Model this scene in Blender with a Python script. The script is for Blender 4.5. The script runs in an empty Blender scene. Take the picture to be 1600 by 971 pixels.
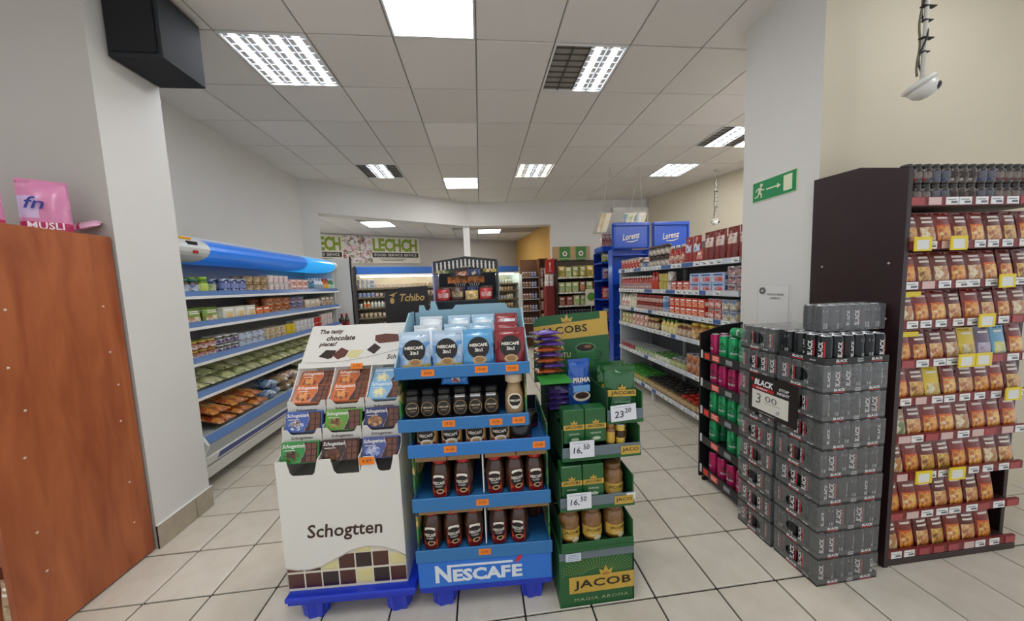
import bpy, math, random
from mathutils import Matrix, Vector

# ------------------------------------------------------------------ camera, world, exposure
sc = bpy.context.scene
COL = sc.collection
RND = random.Random(11)
PI = math.pi


def rad(a):
    return a * PI / 180


cam_data = bpy.data.cameras.new('camera')
cam_data.sensor_width = 36.0
cam_data.lens = 36.0 * 490.0 / 1600.0
cam_data.clip_start = 0.05
cam = bpy.data.objects.new('camera', cam_data)
COL.objects.link(cam)
_yaw, _pitch, _roll = rad(5.6), rad(4.8), rad(2.26)
_f = Vector((math.sin(_yaw) * math.cos(_pitch), math.cos(_yaw) * math.cos(_pitch), -math.sin(_pitch)))
_r = Vector((math.cos(_yaw), -math.sin(_yaw), 0))
_d = _f.cross(_r)
_r2 = _r * math.cos(_roll) + _d * math.sin(_roll)
_u2 = _r * math.sin(_roll) - _d * math.cos(_roll)
cam.matrix_world = Matrix((( _r2.x, _u2.x, -_f.x, 0), (_r2.y, _u2.y, -_f.y, 0), (_r2.z, _u2.z, -_f.z, 1.57), (0, 0, 0, 1)))
sc.camera = cam
sc.view_settings.view_transform = 'Standard'
sc.view_settings.look = 'None'
sc.view_settings.gamma = 1
sc.view_settings.use_curve_mapping = False
sc.view_settings.exposure = 1.03

world = bpy.data.worlds.new('world')
world.use_nodes = True
world.node_tree.nodes['Background'].inputs[0].default_value = (0.93, 0.96, 1.0, 1)
world.node_tree.nodes['Background'].inputs[1].default_value = 0.42
sc.world = world
TUBE_POWER, LED_POWER = 10.0, 9.0

# ------------------------------------------------------------------ materials


def lin(h):
    h = h.lstrip('#')
    out = []
    for i in (0, 2, 4):
        c = int(h[i:i + 2], 16) / 255
        out.append(c / 12.92 if c <= 0.04045 else ((c + 0.055) / 1.055) ** 2.4)
    return (*out, 1.0)


_MATS = {}


def mat(col, rough=0.5, metal=0.0, noise=0.0, scale=20.0, bump=0.0, coat=0.0, emit=0.0, spec=0.5, col2=None):
    key = (col, rough, metal, noise, scale, bump, coat, emit, spec, col2)
    if key in _MATS:
        return _MATS[key]
    m = bpy.data.materials.new('paint_' + col.strip('#'))
    m.use_nodes = True
    nt = m.node_tree
    b = nt.nodes['Principled BSDF']
    c = lin(col)
    b.inputs['Base Color'].default_value = c
    b.inputs['Roughness'].default_value = rough
    b.inputs['Metallic'].default_value = metal
    b.inputs['Specular IOR Level'].default_value = spec
    if coat:
        b.inputs['Coat Weight'].default_value = coat
        b.inputs['Coat Roughness'].default_value = 0.12
    if emit:
        b.inputs['Emission Color'].default_value = c
        b.inputs['Emission Strength'].default_value = emit
    tex = None
    if noise or bump:
        tc = nt.nodes.new('ShaderNodeTexCoord')
        tex = nt.nodes.new('ShaderNodeTexNoise')
        tex.inputs['Scale'].default_value = scale
        tex.inputs['Detail'].default_value = 4
        nt.links.new(tc.outputs['Object'], tex.inputs['Vector'])
    if noise:
        r = nt.nodes.new('ShaderNodeValToRGB')
        k = lin(col2) if col2 else tuple(x * (1 - noise) for x in c[:3]) + (1,)
        r.color_ramp.elements[0].position = 0.3
        r.color_ramp.elements[1].position = 0.7
        r.color_ramp.elements[0].color = k
        r.color_ramp.elements[1].color = c
        nt.links.new(tex.outputs['Fac'], r.inputs[0])
        nt.links.new(r.outputs[0], b.inputs['Base Color'])
    if bump:
        bn = nt.nodes.new('ShaderNodeBump')
        bn.inputs['Strength'].default_value = bump
        bn.inputs['Distance'].default_value = 0.004
        nt.links.new(tex.outputs['Fac'], bn.inputs['Height'])
        nt.links.new(bn.outputs[0], b.inputs['Normal'])
    _MATS[key] = m
    return m


def art(cols, scale=30.0, rough=0.4, coat=0.0, stretch=(1, 1, 1)):
    """printed picture: irregular patches of the given colours"""
    key = ('art', tuple(cols), scale, rough, coat, stretch)
    if key in _MATS:
        return _MATS[key]
    m = bpy.data.materials.new('print_' + cols[0].strip('#'))
    m.use_nodes = True
    nt = m.node_tree
    b = nt.nodes['Principled BSDF']
    b.inputs['Roughness'].default_value = rough
    b.inputs['Coat Weight'].default_value = coat
    tc = nt.nodes.new('ShaderNodeTexCoord')
    mp = nt.nodes.new('ShaderNodeMapping')
    mp.inputs['Scale'].default_value = stretch
    v = nt.nodes.new('ShaderNodeTexVoronoi')
    v.inputs['Scale'].default_value = scale
    v.inputs['Randomness'].default_value = 1.0
    n = nt.nodes.new('ShaderNodeTexNoise')
    n.inputs['Scale'].default_value = scale * 1.7
    n.inputs['Detail'].default_value = 3
    mx = nt.nodes.new('ShaderNodeMix')
    mx.inputs[0].default_value = 0.45
    sp = nt.nodes.new('ShaderNodeSeparateColor')
    r = nt.nodes.new('ShaderNodeValToRGB')
    nt.links.new(tc.outputs['Object'], mp.inputs[0])
    nt.links.new(mp.outputs[0], v.inputs['Vector'])
    nt.links.new(mp.outputs[0], n.inputs['Vector'])
    nt.links.new(v.outputs['Color'], sp.inputs[0])
    nt.links.new(sp.outputs[0], mx.inputs[2])
    nt.links.new(n.outputs['Fac'], mx.inputs[3])
    nt.links.new(mx.outputs[0], r.inputs[0])
    e = r.color_ramp.elements
    while len(e) < len(cols):
        e.new(0.5)
    for i, c in enumerate(cols):
        e[i].position = 0.22 + 0.56 * i / max(1, len(cols) - 1)
        e[i].color = lin(c)
    nt.links.new(r.outputs[0], b.inputs['Base Color'])
    _MATS[key] = m
    return m


def film_material(tint='#e8ecee', gloss=0.22, haze=0.12):
    m = bpy.data.materials.new('clear_film')
    m.use_nodes = True
    nt = m.node_tree
    nt.nodes.remove(nt.nodes['Principled BSDF'])
    out = nt.nodes['Material Output']
    t = nt.nodes.new('ShaderNodeBsdfTransparent')
    g = nt.nodes.new('ShaderNodeBsdfGlossy')
    g.inputs['Roughness'].default_value = 0.18
    d = nt.nodes.new('ShaderNodeBsdfDiffuse')
    d.inputs['Color'].default_value = lin(tint)
    tc = nt.nodes.new('ShaderNodeTexCoord')
    n = nt.nodes.new('ShaderNodeTexNoise')
    n.inputs['Scale'].default_value = 28
    n.inputs['Detail'].default_value = 5
    n.inputs['Distortion'].default_value = 1.5
    nt.links.new(tc.outputs['Object'], n.inputs['Vector'])
    bn = nt.nodes.new('ShaderNodeBump')
    bn.inputs['Strength'].default_value = 0.7
    bn.inputs['Distance'].default_value = 0.01
    nt.links.new(n.outputs['Fac'], bn.inputs['Height'])
    nt.links.new(bn.outputs[0], g.inputs['Normal'])
    m1 = nt.nodes.new('ShaderNodeMixShader')
    m1.inputs[0].default_value = gloss
    m2 = nt.nodes.new('ShaderNodeMixShader')
    m2.inputs[0].default_value = haze
    nt.links.new(t.outputs[0], m1.inputs[1])
    nt.links.new(g.outputs[0], m1.inputs[2])
    nt.links.new(m1.outputs[0], m2.inputs[1])
    nt.links.new(d.outputs[0], m2.inputs[2])
    nt.links.new(m2.outputs[0], out.inputs['Surface'])
    return m


# ------------------------------------------------------------------ mesh building
_TXT = {}


def text_shape(s, bold=0.0, shear=0.0, space=1.0):
    """flat letter outlines as (verts, faces), 1 unit em, origin at the lower-left corner of the box, plus size"""
    key = (s, bold, shear, space)
    if key in _TXT:
        return _TXT[key]
    c = bpy.data.curves.new('letters', 'FONT')
    c.body = s
    c.size = 1.0
    c.offset = bold
    c.shear = shear
    c.space_character = space
    c.resolution_u = 2
    o = bpy.data.objects.new('letters', c)
    me = o.to_mesh()
    v = [(p.co.x, p.co.y) for p in me.vertices]
    f = [tuple(p.vertices) for p in me.polygons]
    o.to_mesh_clear()
    bpy.data.objects.remove(o)
    bpy.data.curves.remove(c)
    x0 = min(p[0] for p in v)
    x1 = max(p[0] for p in v)
    y0 = min(p[1] for p in v)
    y1 = max(p[1] for p in v)
    r = ([(a - x0, b - y0) for a, b in v], f, x1 - x0, y1 - y0)
    _TXT[key] = r
    return r


class MB:
    def __init__(self, M=None):
        self.v, self.f, self.fm, self.fs, self.mats, self.M = [], [], [], [], [], M

    def mi(self, m):
        if m not in self.mats:
            self.mats.append(m)
        return self.mats.index(m)

    def put(self, vs, fs, m, smooth=False):
        b = len(self.v)
        if self.M is not None:
            vs = [tuple(self.M @ Vector(p)) for p in vs]
        self.v.extend(vs)
        if not isinstance(m, (list, tuple)):
            k = self.mi(m)
            self.fm.extend([k] * len(fs))
        else:
            self.fm.extend(self.mi(x) for x in m)
        self.f.extend(tuple(b + i for i in f) for f in fs)
        self.fs.extend([smooth] * len(fs))
        return self

    def box(self, x0, y0, z0, x1, y1, z1, m):
        v = [(x0, y0, z0), (x1, y0, z0), (x1, y1, z0), (x0, y1, z0), (x0, y0, z1), (x1, y0, z1), (x1, y1, z1), (x0, y1, z1)]
        f = [(3, 2, 1, 0), (4, 5, 6, 7), (0, 1, 5, 4), (1, 2, 6, 5), (2, 3, 7, 6), (3, 0, 4, 7)]
        return self.put(v, f, m)

    def cbox(self, x0, y0, z0, x1, y1, z1, m, c=0.004):
        """box with chamfered edges"""
        c = min(c, (x1 - x0) * .45, (y1 - y0) * .45, (z1 - z0) * .45)
        X, Y, Z = (x0, x1), (y0, y1), (z0, z1)
        v, idx = [], {}
        for i in (0, 1):
            for j in (0, 1):
                for k in (0, 1):
                    sx, sy, sz = (1 - 2 * i) * c, (1 - 2 * j) * c, (1 - 2 * k) * c
                    p = (X[i], Y[j], Z[k])
                    for a, q in (('x', (p[0], p[1] + sy, p[2] + sz)), ('y', (p[0] + sx, p[1], p[2] + sz)), ('z', (p[0] + sx, p[1] + sy, p[2]))):
                        idx[(i, j, k, a)] = len(v)
                        v.append(q)
        g = lambda i, j, k, a: idx[(i, j, k, a)]
        f = []
        for s in (0, 1):
            q = [g(s, 0, 0, 'x'), g(s, 1, 0, 'x'), g(s, 1, 1, 'x'), g(s, 0, 1, 'x')]
            f.append(tuple(q if s else q[::-1]))
            q = [g(0, s, 0, 'y'), g(1, s, 0, 'y'), g(1, s, 1, 'y'), g(0, s, 1, 'y')]
            f.append(tuple(q[::-1] if s else q))
            q = [g(0, 0, s, 'z'), g(1, 0, s, 'z'), g(1, 1, s, 'z'), g(0, 1, s, 'z')]
            f.append(tuple(q if s else q[::-1]))
        for i in (0, 1):
            for j in (0, 1):
                q = [g(i, j, 0, 'x'), g(i, j, 1, 'x'), g(i, j, 1, 'y'), g(i, j, 0, 'y')]
                f.append(tuple(q if (i ^ j) else q[::-1]))
                q = [g(i, 0, j, 'x'), g(i, 1, j, 'x'), g(i, 1, j, 'z'), g(i, 0, j, 'z')]
                f.append(tuple(q[::-1] if (i ^ j) else q))
                q = [g(0, i, j, 'y'), g(1, i, j, 'y'), g(1, i, j, 'z'), g(0, i, j, 'z')]
                f.append(tuple(q if (i ^ j) else q[::-1]))
        for i in (0, 1):
            for j in (0, 1):
                for k in (0, 1):
                    q = [g(i, j, k, 'x'), g(i, j, k, 'y'), g(i, j, k, 'z')]
                    f.append(tuple(q if (i + j + k) % 2 else q[::-1]))
        return self.put(v, f, m)

    def lathe(self, prof, n=12, cx=0, cy=0, z=0, smooth=True, axis='z', squash=1.0):
        """prof: [(r, z, material of the ring that starts here)]"""
        v, f, ms = [], [], []
        for r, h, *_ in prof:
            for i in range(n):
                a = 2 * PI * i / n
                p = (r * math.cos(a), r * math.sin(a) * squash, h)
                v.append((cx + p[0], cy + p[1], z + p[2]) if axis == 'z' else (cx + p[2], cy + p[0], z + p[1]))
        for k in range(len(prof) - 1):
            for i in range(n):
                j = (i + 1) % n
                f.append((k * n + i, k * n + j, (k + 1) * n + j, (k + 1) * n + i))
                ms.append(prof[k][2])
        f.append(tuple(range(n))[::-1])
        ms.append(prof[0][2])
        f.append(tuple((len(prof) - 1) * n + i for i in range(n)))
        ms.append(prof[-1][2] if len(prof[-1]) > 2 else prof[-2][2])
        return self.put(v, f, ms, smooth)

    def tube(self, pts, r, m, n=8, smooth=True):
        v, f = [], []
        pts = [Vector(p) for p in pts]
        for i, p in enumerate(pts):
            d = (pts[min(i + 1, len(pts) - 1)] - pts[max(i - 1, 0)]).normalized()
            a = d.cross(Vector((0, 0, 1)) if abs(d.z) < .9 else Vector((1, 0, 0))).normalized()
            b = d.cross(a)
            for k in range(n):
                t = 2 * PI * k / n
                v.append(tuple(p + (a * math.cos(t) + b * math.sin(t)) * r))
        for i in range(len(pts) - 1):
            for k in range(n):
                j = (k + 1) % n
                f.append((i * n + k, i * n + j, (i + 1) * n + j, (i + 1) * n + k))
        f.append(tuple(range(n))[::-1])
        f.append(tuple((len(pts) - 1) * n + k for k in range(n)))
        return self.put(v, f, m, smooth)

    def prism(self, poly, o, r, u, depth, m, side=None):
        """outline poly (a, b) in the plane o + a*r + b*u, thickened by depth along -(r x u) (away from its front)"""
        o, r, u = Vector(o), Vector(r), Vector(u)
        n = r.cross(u).normalized() * depth
        k = len(poly)
        v = [tuple(o + r * a + u * b) for a, b in poly] + [tuple(o + r * a + u * b - n) for a, b in poly]
        f = [tuple(range(k)), tuple(range(2 * k - 1, k - 1, -1))] + [(i, i + k, (i + 1) % k + k, (i + 1) % k) for i in range(k)]
        return self.put(v, f, [m, m] + [side or m] * k)

    def quad(self, o, r, u, w, h, m):
        o, r, u = Vector(o), Vector(r), Vector(u)
        return self.put([tuple(o), tuple(o + r * w), tuple(o + r * w + u * h), tuple(o + u * h)], [(0, 1, 2, 3)], m)

    def text(self, s, o, r, u, height, m, width=None, bold=0.0, shear=0.0, space=1.0, align='l', wrap=None):
        """letters of total box height (or fitted to width too); wrap = radius bends them round a can whose axis is z at x=y=0"""
        V, F, w, h = text_shape(s, bold, shear, space)
        ky = height / h
        kx = width / w if width else ky
        off = {'l': 0, 'c': -w * kx / 2, 'r': -w * kx}[align]
        o, r, u = Vector(o), Vector(r), Vector(u)
        vs = []
        for a, b in V:
            p = o + r * (a * kx + off) + u * (b * ky)
            if wrap:
                t = p.x / wrap
                p = Vector((wrap * math.sin(t), -wrap * math.cos(t), p.z))
            vs.append(tuple(p))
        return self.put(vs, F, m)

    def pillow(self, w, h, d, m, nx=8, nz=8, stand=False, crimp=0.0, jit=0.0, rnd=None, m_back=None):
        """soft bag facing -y, base centre at the origin; m may be a function (u, v) -> material"""
        rnd = rnd or RND
        fn = m if callable(m) else (lambda u, v: m)

        def t(u, v):
            gu = 1 - abs(2 * u - 1) ** 2.6
            gv = (1 - v ** 2.2) ** .6 if stand else max(0.0, math.sin(PI * v)) ** .55
            return d / 2 * gu * gv
        v, idx = [], {}
        for s in (-1, 1):
            for j in range(nz + 1):
                for i in range(nx + 1):
                    U, V = i / nx, j / nz
                    y = s * t(U, V)
                    k = 1 - 0.06 * (math.sin(PI * V) if not stand else V) * (0.3 if crimp else 1)
                    jx = (rnd.random() - .5) * jit
                    v.append(((U - .5) * w * k, y + (rnd.random() - .5) * jit * .6, V * h + jx * .3))
        n1 = (nx + 1) * (nz + 1)
        f, ms = [], []
        at = lambda s, i, j: s * n1 + j * (nx + 1) + i
        for j in range(nz):
            for i in range(nx):
                f.append((at(0, i, j), at(0, i + 1, j), at(0, i + 1, j + 1), at(0, i, j + 1)))
                ms.append(fn((i + .5) / nx, (j + .5) / nz))
                f.append((at(1, i, j), at(1, i, j + 1), at(1, i + 1, j + 1), at(1, i + 1, j)))
                ms.append(m_back or fn(0.02, (j + .5) / nz))
        for j in range(nz):
            for i, flip in ((0, 0), (nx, 1)):
                q = (at(0, i, j), at(0, i, j + 1), at(1, i, j + 1), at(1, i, j))
                f.append(q if not flip else q[::-1])
                ms.append(fn(0.02, (j + .5) / nz))
        for i in range(nx):
            q = (at(0, i, 0), at(1, i, 0), at(1, i + 1, 0), at(0, i + 1, 0))
            f.append(q)
            ms.append(fn(0.02, 0.02))
            q = (at(0, i, nz), at(0, i + 1, nz), at(1, i + 1, nz), at(1, i, nz))
            f.append(q)
            ms.append(fn(0.02, 0.98))
        self.put(v, f, ms, True)
        if crimp:
            q = fn(0.5, 1.0)
            self.box(-w / 2, -.0012, h - .001, w / 2, .0012, h + crimp, q)
        return self

    def mesh(self, name):
        me = bpy.data.meshes.new(name)
        me.from_pydata(self.v, [], self.f)
        for m in self.mats:
            me.materials.append(m)
        me.polygons.foreach_set('material_index', self.fm)
        me.polygons.foreach_set('use_smooth', self.fs)
        me.update()
        return me


def obj(name, mb, parent=None, loc=None, rz=0.0, rot=None, label=None):
    me = mb.mesh(name) if isinstance(mb, MB) else mb
    o = bpy.data.objects.new(name, me)
    COL.objects.link(o)
    if parent is not None:
        o.parent = parent
    if loc is not None:
        o.location = loc
    if rot is not None:
        o.rotation_euler = rot
    elif rz:
        o.rotation_euler = (0, 0, rz)
    if label:
        o['label'] = label
    return o


def tag(o, label, cat, group=None, kind=None):
    o['label'] = label
    o['category'] = cat
    if group:
        o['group'] = group
    if kind:
        o['kind'] = kind
    return o


def thing(name, label, cat, loc=(0, 0, 0), rz=0.0, group=None, rot=None):
    o = bpy.data.objects.new(name, None)
    o.empty_display_size = 0.05
    COL.objects.link(o)
    o.location = loc
    o.rotation_euler = rot if rot is not None else (0, 0, rz)
    return tag(o, label, cat, group)


def struct(name, mb, label, cat='structure'):
    o = obj(name, mb)
    return tag(o, label, cat, None, 'structure')


ORD = ('first second third fourth fifth sixth seventh eighth ninth tenth eleventh twelfth thirteenth fourteenth fifteenth sixteenth '
       'seventeenth eighteenth nineteenth twentieth twenty-first twenty-second twenty-third twenty-fourth twenty-fifth twenty-sixth '
       'twenty-seventh twenty-eighth twenty-ninth thirtieth thirty-first thirty-second thirty-third thirty-fourth thirty-fifth').split()

X3, Y3, Z3 = Vector((1, 0, 0)), Vector((0, 1, 0)), Vector((0, 0, 1))

# ------------------------------------------------------------------ the room
M_WALL = mat('#dcdad6', .85, noise=.03, scale=3, bump=.12)
M_CREAM = mat('#d4cab3', .85, noise=.03, scale=3, bump=.12)
M_WALL_SHADE = mat('#b9b3ac', .85, noise=.04, scale=2.5, bump=.12)  # wall colour greyed to carry the weak light on the left front
M_YELLOW = mat('#dcae62', .85, noise=.05, scale=3)
M_TILE = mat('#dbd4c6', .34, noise=.10, scale=9, col2='#d0c8b8')
M_TILE_B = mat('#d6cebf', .38, noise=.10, scale=7, col2='#cac1b0')
M_GROUT = mat('#231e19', .9, noise=.3, scale=60)
M_CEIL = mat('#e6e2dc', .95, noise=.10, scale=140, bump=.25)
M_CEILB = mat('#eae6e1', .95, noise=.09, scale=150, bump=.25)
M_JOINT = mat('#9a9690', .9)
M_WHITE = mat('#e9e9e6', .5)
M_METAL = mat('#b9bbbd', .35, metal=.8)
M_BLACK = mat('#17171a', .5)
H = 3.39

mb = MB().box(-4.3, -3.0, -.06, 5.3, 12.5, -.012, M_GROUT)
floor = struct('floor', mb, 'beige square tiled shop floor with dark grout lines', 'floor')
P = .325
t_me = [MB().cbox(-.1582, -.1582, -.011, .1582, .1582, 0, m, .0025).mesh('tile') for m in (M_TILE, M_TILE_B)]
skipped = []
for i in range(-11, 7):
    for j in range(-2, 13):
        x, y = 1.115 + P * (i + .5), 1.355 + P * (j + .5)
        if x < -2.2 and y > 1.9 or x > 2.2 and y > 1.9:
            skipped.append((x, y))
            continue
        obj('tile', t_me[RND.random() < .35], floor, (x, y, RND.uniform(-.0006, .0006)))
far = MB()
for x, y in skipped:
    far.box(x - .159, y - .159, -.011, x + .159, y + .159, 0, M_TILE)
for i in range(-12, 11):
    for j in range(-2, 31):
        if j < 13 and -11 <= i < 7:
            continue
        x, y = 1.115 + P * (i + .5), 1.355 + P * (j + .5)
        far.box(x - .159, y - .159, -.011, x + .159, y + .159, 0, M_TILE)
for i in range(-17, -12):
    for j in range(10, 29):
        x, y = 1.115 + P * (i + .5), 1.355 + P * (j + .5)
        far.box(x - .159, y - .159, -.011, x + .159, y + .159, 0, M_TILE)
for i in range(7, 13):
    for j in range(-2, 2):
        x, y = 1.115 + P * (i + .5), 1.355 + P * (j + .5)
        if i > 10:
            far.box(x - .159, y - .159, -.011, x + .159, y + .159, 0, M_TILE)
for i in range(-16, 13):
    for j in range(-13, -2):
        x, y = 1.115 + P * (i + .5), 1.355 + P * (j + .5)
        far.box(x - .159, y - .159, -.011, x + .159, y + .159, 0, M_TILE)
o = obj('far_tiles', far, floor)
o['kind'] = 'stuff'

ceiling = struct('ceiling', MB().box(-4.3, -3.0, H + .012, 5.3, 7.2, H + .06, M_JOINT), 'grey suspended ceiling of square mineral tiles in a grid', 'ceiling')
CX0, CY0, CP = -1.745, 2.5, .6
LIGHTS = {}
c_me = [MB().cbox(-.2945, -.2945, 0, .2945, .2945, .016, m, .003).mesh('ceiling_tile') for m in (M_CEIL, M_CEILB)]
for name, i, j in (('raster', 0, 0), ('led', 2, -1), ('half', 4, 0), ('mid', 0, 4), ('led', 2, 5), ('warm', 4, 4), ('raster', 8, 4), ('half2', 8, 2),
                   ('led', 8, 0), ('led', 9, 2), ('led', 9, 0), ('led', 2, -4), ('raster', 0, -5), ('raster', 4, -5), ('raster', 7, -3), ('blank', 2, 2), ('raster', -2, -4)):  # those behind the pier and the camera are unseen lamps added to brighten the shop
    LIGHTS[(i, j)] = name
for i in range(-2, 11):
    for j in range(-3, 8):
        if (i, j) in LIGHTS:
            continue
        o = obj('ceiling_tile', c_me[RND.random() < .3], ceiling, (CX0 + CP * (i + .5), CY0 + CP * (j + .5), H + RND.uniform(-.001, .0015)))
rest = MB()
for i in range(-4, 11):
    for j in range(-9, -3):
        if (i, j) not in LIGHTS:
            x, y = CX0 + CP * (i + .5), CY0 + CP * (j + .5)
            rest.box(x - .2945, y - .2945, H, x + .2945, y + .2945, H + .016, M_CEIL)
o = obj('near_tiles', rest, ceiling)
o['kind'] = 'stuff'

BH = 2.96
back_ceiling = struct('ceiling', MB().prism([(-4.3, 5.0), (-2.9, 5.62), (-.2, 7.3), (5.3, 7.3), (5.3, 12.6), (-4.3, 12.6)], (0, 0, BH + .012), X3, Y3, -.04, M_JOINT), 'lower tiled ceiling of the back room beyond the beam', 'ceiling')
BL = {(3, 2), (7, 4)}
for i in range(0, 10):
    for j in range(0, 9):
        x, y = -4.2 + .6 * (i + .5), 5.6 + .6 * (j + .5)
        if (i, j) in BL or (y < 7.6 and x > -.55) or y < 7.47 + x * .615 + .42 or x > 1.8:
            continue
        obj('ceiling_tile', c_me[RND.random() < .3], back_ceiling, (x, y, BH))

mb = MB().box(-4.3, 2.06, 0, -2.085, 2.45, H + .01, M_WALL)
mb.fm[2] = mb.mi(M_WALL_SHADE)
struct('wall_left', mb, 'cross wall with shade-greyed front and bright white end face behind the wood shelf unit', 'wall')
struct('wall_chiller', MB().box(-3.0, 2.452, 0, -2.84, 5.5, H + .01, M_WALL), 'white side wall above the long open chiller', 'wall')
mb = MB().box(2.085, 1.77, 0, 5.3, 2.33, H + .01, M_WALL)
mb.fm[2] = mb.mi(M_CREAM)
struct('wall_right', mb, 'white pier carrying the exit sign with a cream front face', 'wall')


def wall_poly(name, pts, z0, z1, th, m, label):
    """a run of wall along pts, its visible face on the right-hand side of the run"""
    b = MB()
    for (x0, y0), (x1, y1) in zip(pts[:-1], pts[1:]):
        d = Vector((x1 - x0, y1 - y0, 0))
        n = Vector((-d.y, d.x, 0)).normalized() * th
        p = [Vector((x0, y0, 0)), Vector((x1, y1, 0)), Vector((x1, y1, 0)) + n, Vector((x0, y0, 0)) + n]
        v = [(q.x, q.y, z0) for q in p] + [(q.x, q.y, z1) for q in p]
        b.put(v, [(3, 2, 1, 0), (4, 5, 6, 7), (0, 1, 5, 4), (1, 2, 6, 5), (2, 3, 7, 6), (3, 0, 4, 7)], m)
    return struct(name, b, label, 'wall')


wall_poly('beam_left', [(-2.90, 5.46), (-.2, 7.12)], 2.88, H + .011, .28, M_WALL, 'slanting white ceiling beam above the back chillers')
wall_poly('beam_right', [(-.2, 7.12), (1.66, 7.10)], 2.88, H + .011, .28, M_WALL, 'straight white ceiling beam joining the back wall')
wall_poly('wall_pier', [(-2.90, 5.46), (-2.62, 5.632)], 0, 2.879, .28, M_WALL, 'narrow white pier at the end of the long chiller')
wall_poly('wall_back', [(1.66, 7.10), (4.2, 7.02)], 0, H + .011, .2, M_WALL, 'white back wall behind the snack shelf')
wall_poly('wall_side', [(4.03, 7.0), (4.75, 5.0), (4.9, 2.34)], 0, H + .011, -.15, M_CREAM, 'cream side wall beyond the long grocery shelf')
wall_poly('wall_store', [(-4.2, 7.77), (1.22, 10.27)], 0, 3.0, .15, mat('#c4c0ba', .85), 'grey rear wall of the back room')
wall_poly('wall_yellow', [(1.22, 10.27), (1.70, 7.31)], 0, 2.99, .12, M_YELLOW, 'yellow ochre side wall of the back room')
struct('pillar_column', MB().cbox(-.32, 7.16, 0, -.18, 7.30, 2.879, mat('#eceae6', .7), .006), 'slim white column under the kink of the beam', 'column')

# skirting tiles on the white end face
base = struct('baseboard_left', MB().box(-2.084, 2.056, 0, -2.079, 2.454, .15, M_GROUT), 'beige tile skirting at the foot of the white wall end', 'baseboard')
for y0, y1 in ((2.058, 2.318), (2.322, 2.456)):
    obj('tile', MB().cbox(-2.079, y0, .002, -2.071, y1, .148, mat('#b3a793', .45, noise=.15, scale=14), .002), base)
obj('cap_strip', MB().cbox(-2.084, 2.055, .15, -2.069, 2.458, .158, M_WHITE, .002), base)

# tall doorway in the back wall
door = struct('door_1', MB().box(3.16, 6.985, 0, 3.86, 7.06, 3.12, mat('#b39a72', .6)), 'pale wooden door in a white frame in the back wall', 'door')
obj('door_frame', MB().cbox(3.06, 6.955, 3.10, 3.95, 7.0, 3.2, M_WHITE), door)
obj('door_frame', MB().cbox(3.86, 6.955, 0, 3.95, 7.0, 3.0995, M_WHITE), door)
obj('door_frame', MB().cbox(3.06, 6.955, 0, 3.15, 7.0, 3.0995, M_WHITE), door)

# ------------------------------------------------------------------ ceiling lights
E_TUBE = mat('#f4f8ff', .4, emit=TUBE_POWER)
E_WARM = mat('#fff0d2', .4, emit=TUBE_POWER * .75)
E_LED = mat('#ffffff', .4, emit=LED_POWER)
E_LED2 = mat('#fffaf0', .4, emit=LED_POWER * .85)
M_REFL = mat('#eef0f0', .3, metal=.2)
M_DEAD = mat('#77756c', .35, metal=.6)  # louvres of unlit channels, their shade put into a duller grey
M_BLADE = mat('#e3e8ee', .4)


def ceiling_light(kind, x, y, z, label):
    t = thing('ceiling_light', label, 'ceiling light', (x, y, z), 0, 'square ceiling lights')
    fr = MB()
    for a, b, c, d in ((-.294, -.294, .294, -.28), (-.294, .28, .294, .294), (-.294, -.28, -.28, .28), (.28, -.28, .294, .28)):
        fr.box(a, b, -.004, c, d, .02, M_WHITE)
    obj('frame', fr, t)
    if kind in ('led', 'led2', 'blank'):
        obj('diffuser', MB().box(-.28, -.28, .0, .28, .28, .012, E_LED if kind == 'led' else E_LED2 if kind == 'led2' else mat('#f0ede8', .8)), t)
        return
    obj('reflector', MB().box(-.28, -.28, .075, .28, .28, .08, M_REFL).box(-.28, -.28, .02, -.276, .28, .075, M_REFL).box(.276, -.28, .02, .28, .28, .075, M_REFL)
        .box(-.276, -.28, .02, .276, -.276, .075, M_REFL).box(-.276, .276, .02, .276, .28, .075, M_REFL), t)
    lit = {'raster': (1, 1, 1, 1), 'half': (0, 0, 1, 1), 'half2': (0, 1, 1, 0), 'mid': (0, 1, 1, 0), 'warm': (2, 1, 1, 2)}[kind]
    for k in range(4):
        x0 = -.21 + .14 * k
        on = lit[k]
        tube = E_WARM if on == 2 else E_TUBE if on else mat('#d6d6d0', .4)
        obj('tube', MB().tube([(x0, -.27, .046), (x0, .27, .046)], .044 if on else .013, tube, 12), t)
        bl = MB()
        for q in range(8):
            yq = -.245 + .07 * q
            bl.box(x0 - .066, yq - .0015, .0, x0 + .066, yq + .0015, .008 if on else .022, M_BLADE if on else M_DEAD)
        bl.box(x0 - .069, -.276, -.002, x0 - .066, .276, .03, M_BLADE if on else M_DEAD)
        bl.box(x0 + .066, -.276, -.002, x0 + .069, .276, .03, M_BLADE if on else M_DEAD)
        if not on:
            bl.box(x0 - .066, -.276, .0655, x0 + .066, .276, .0725, M_DEAD)  # dull sheet under the reflector darkens the unlit channel
        obj('louvre', bl, t)


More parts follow.
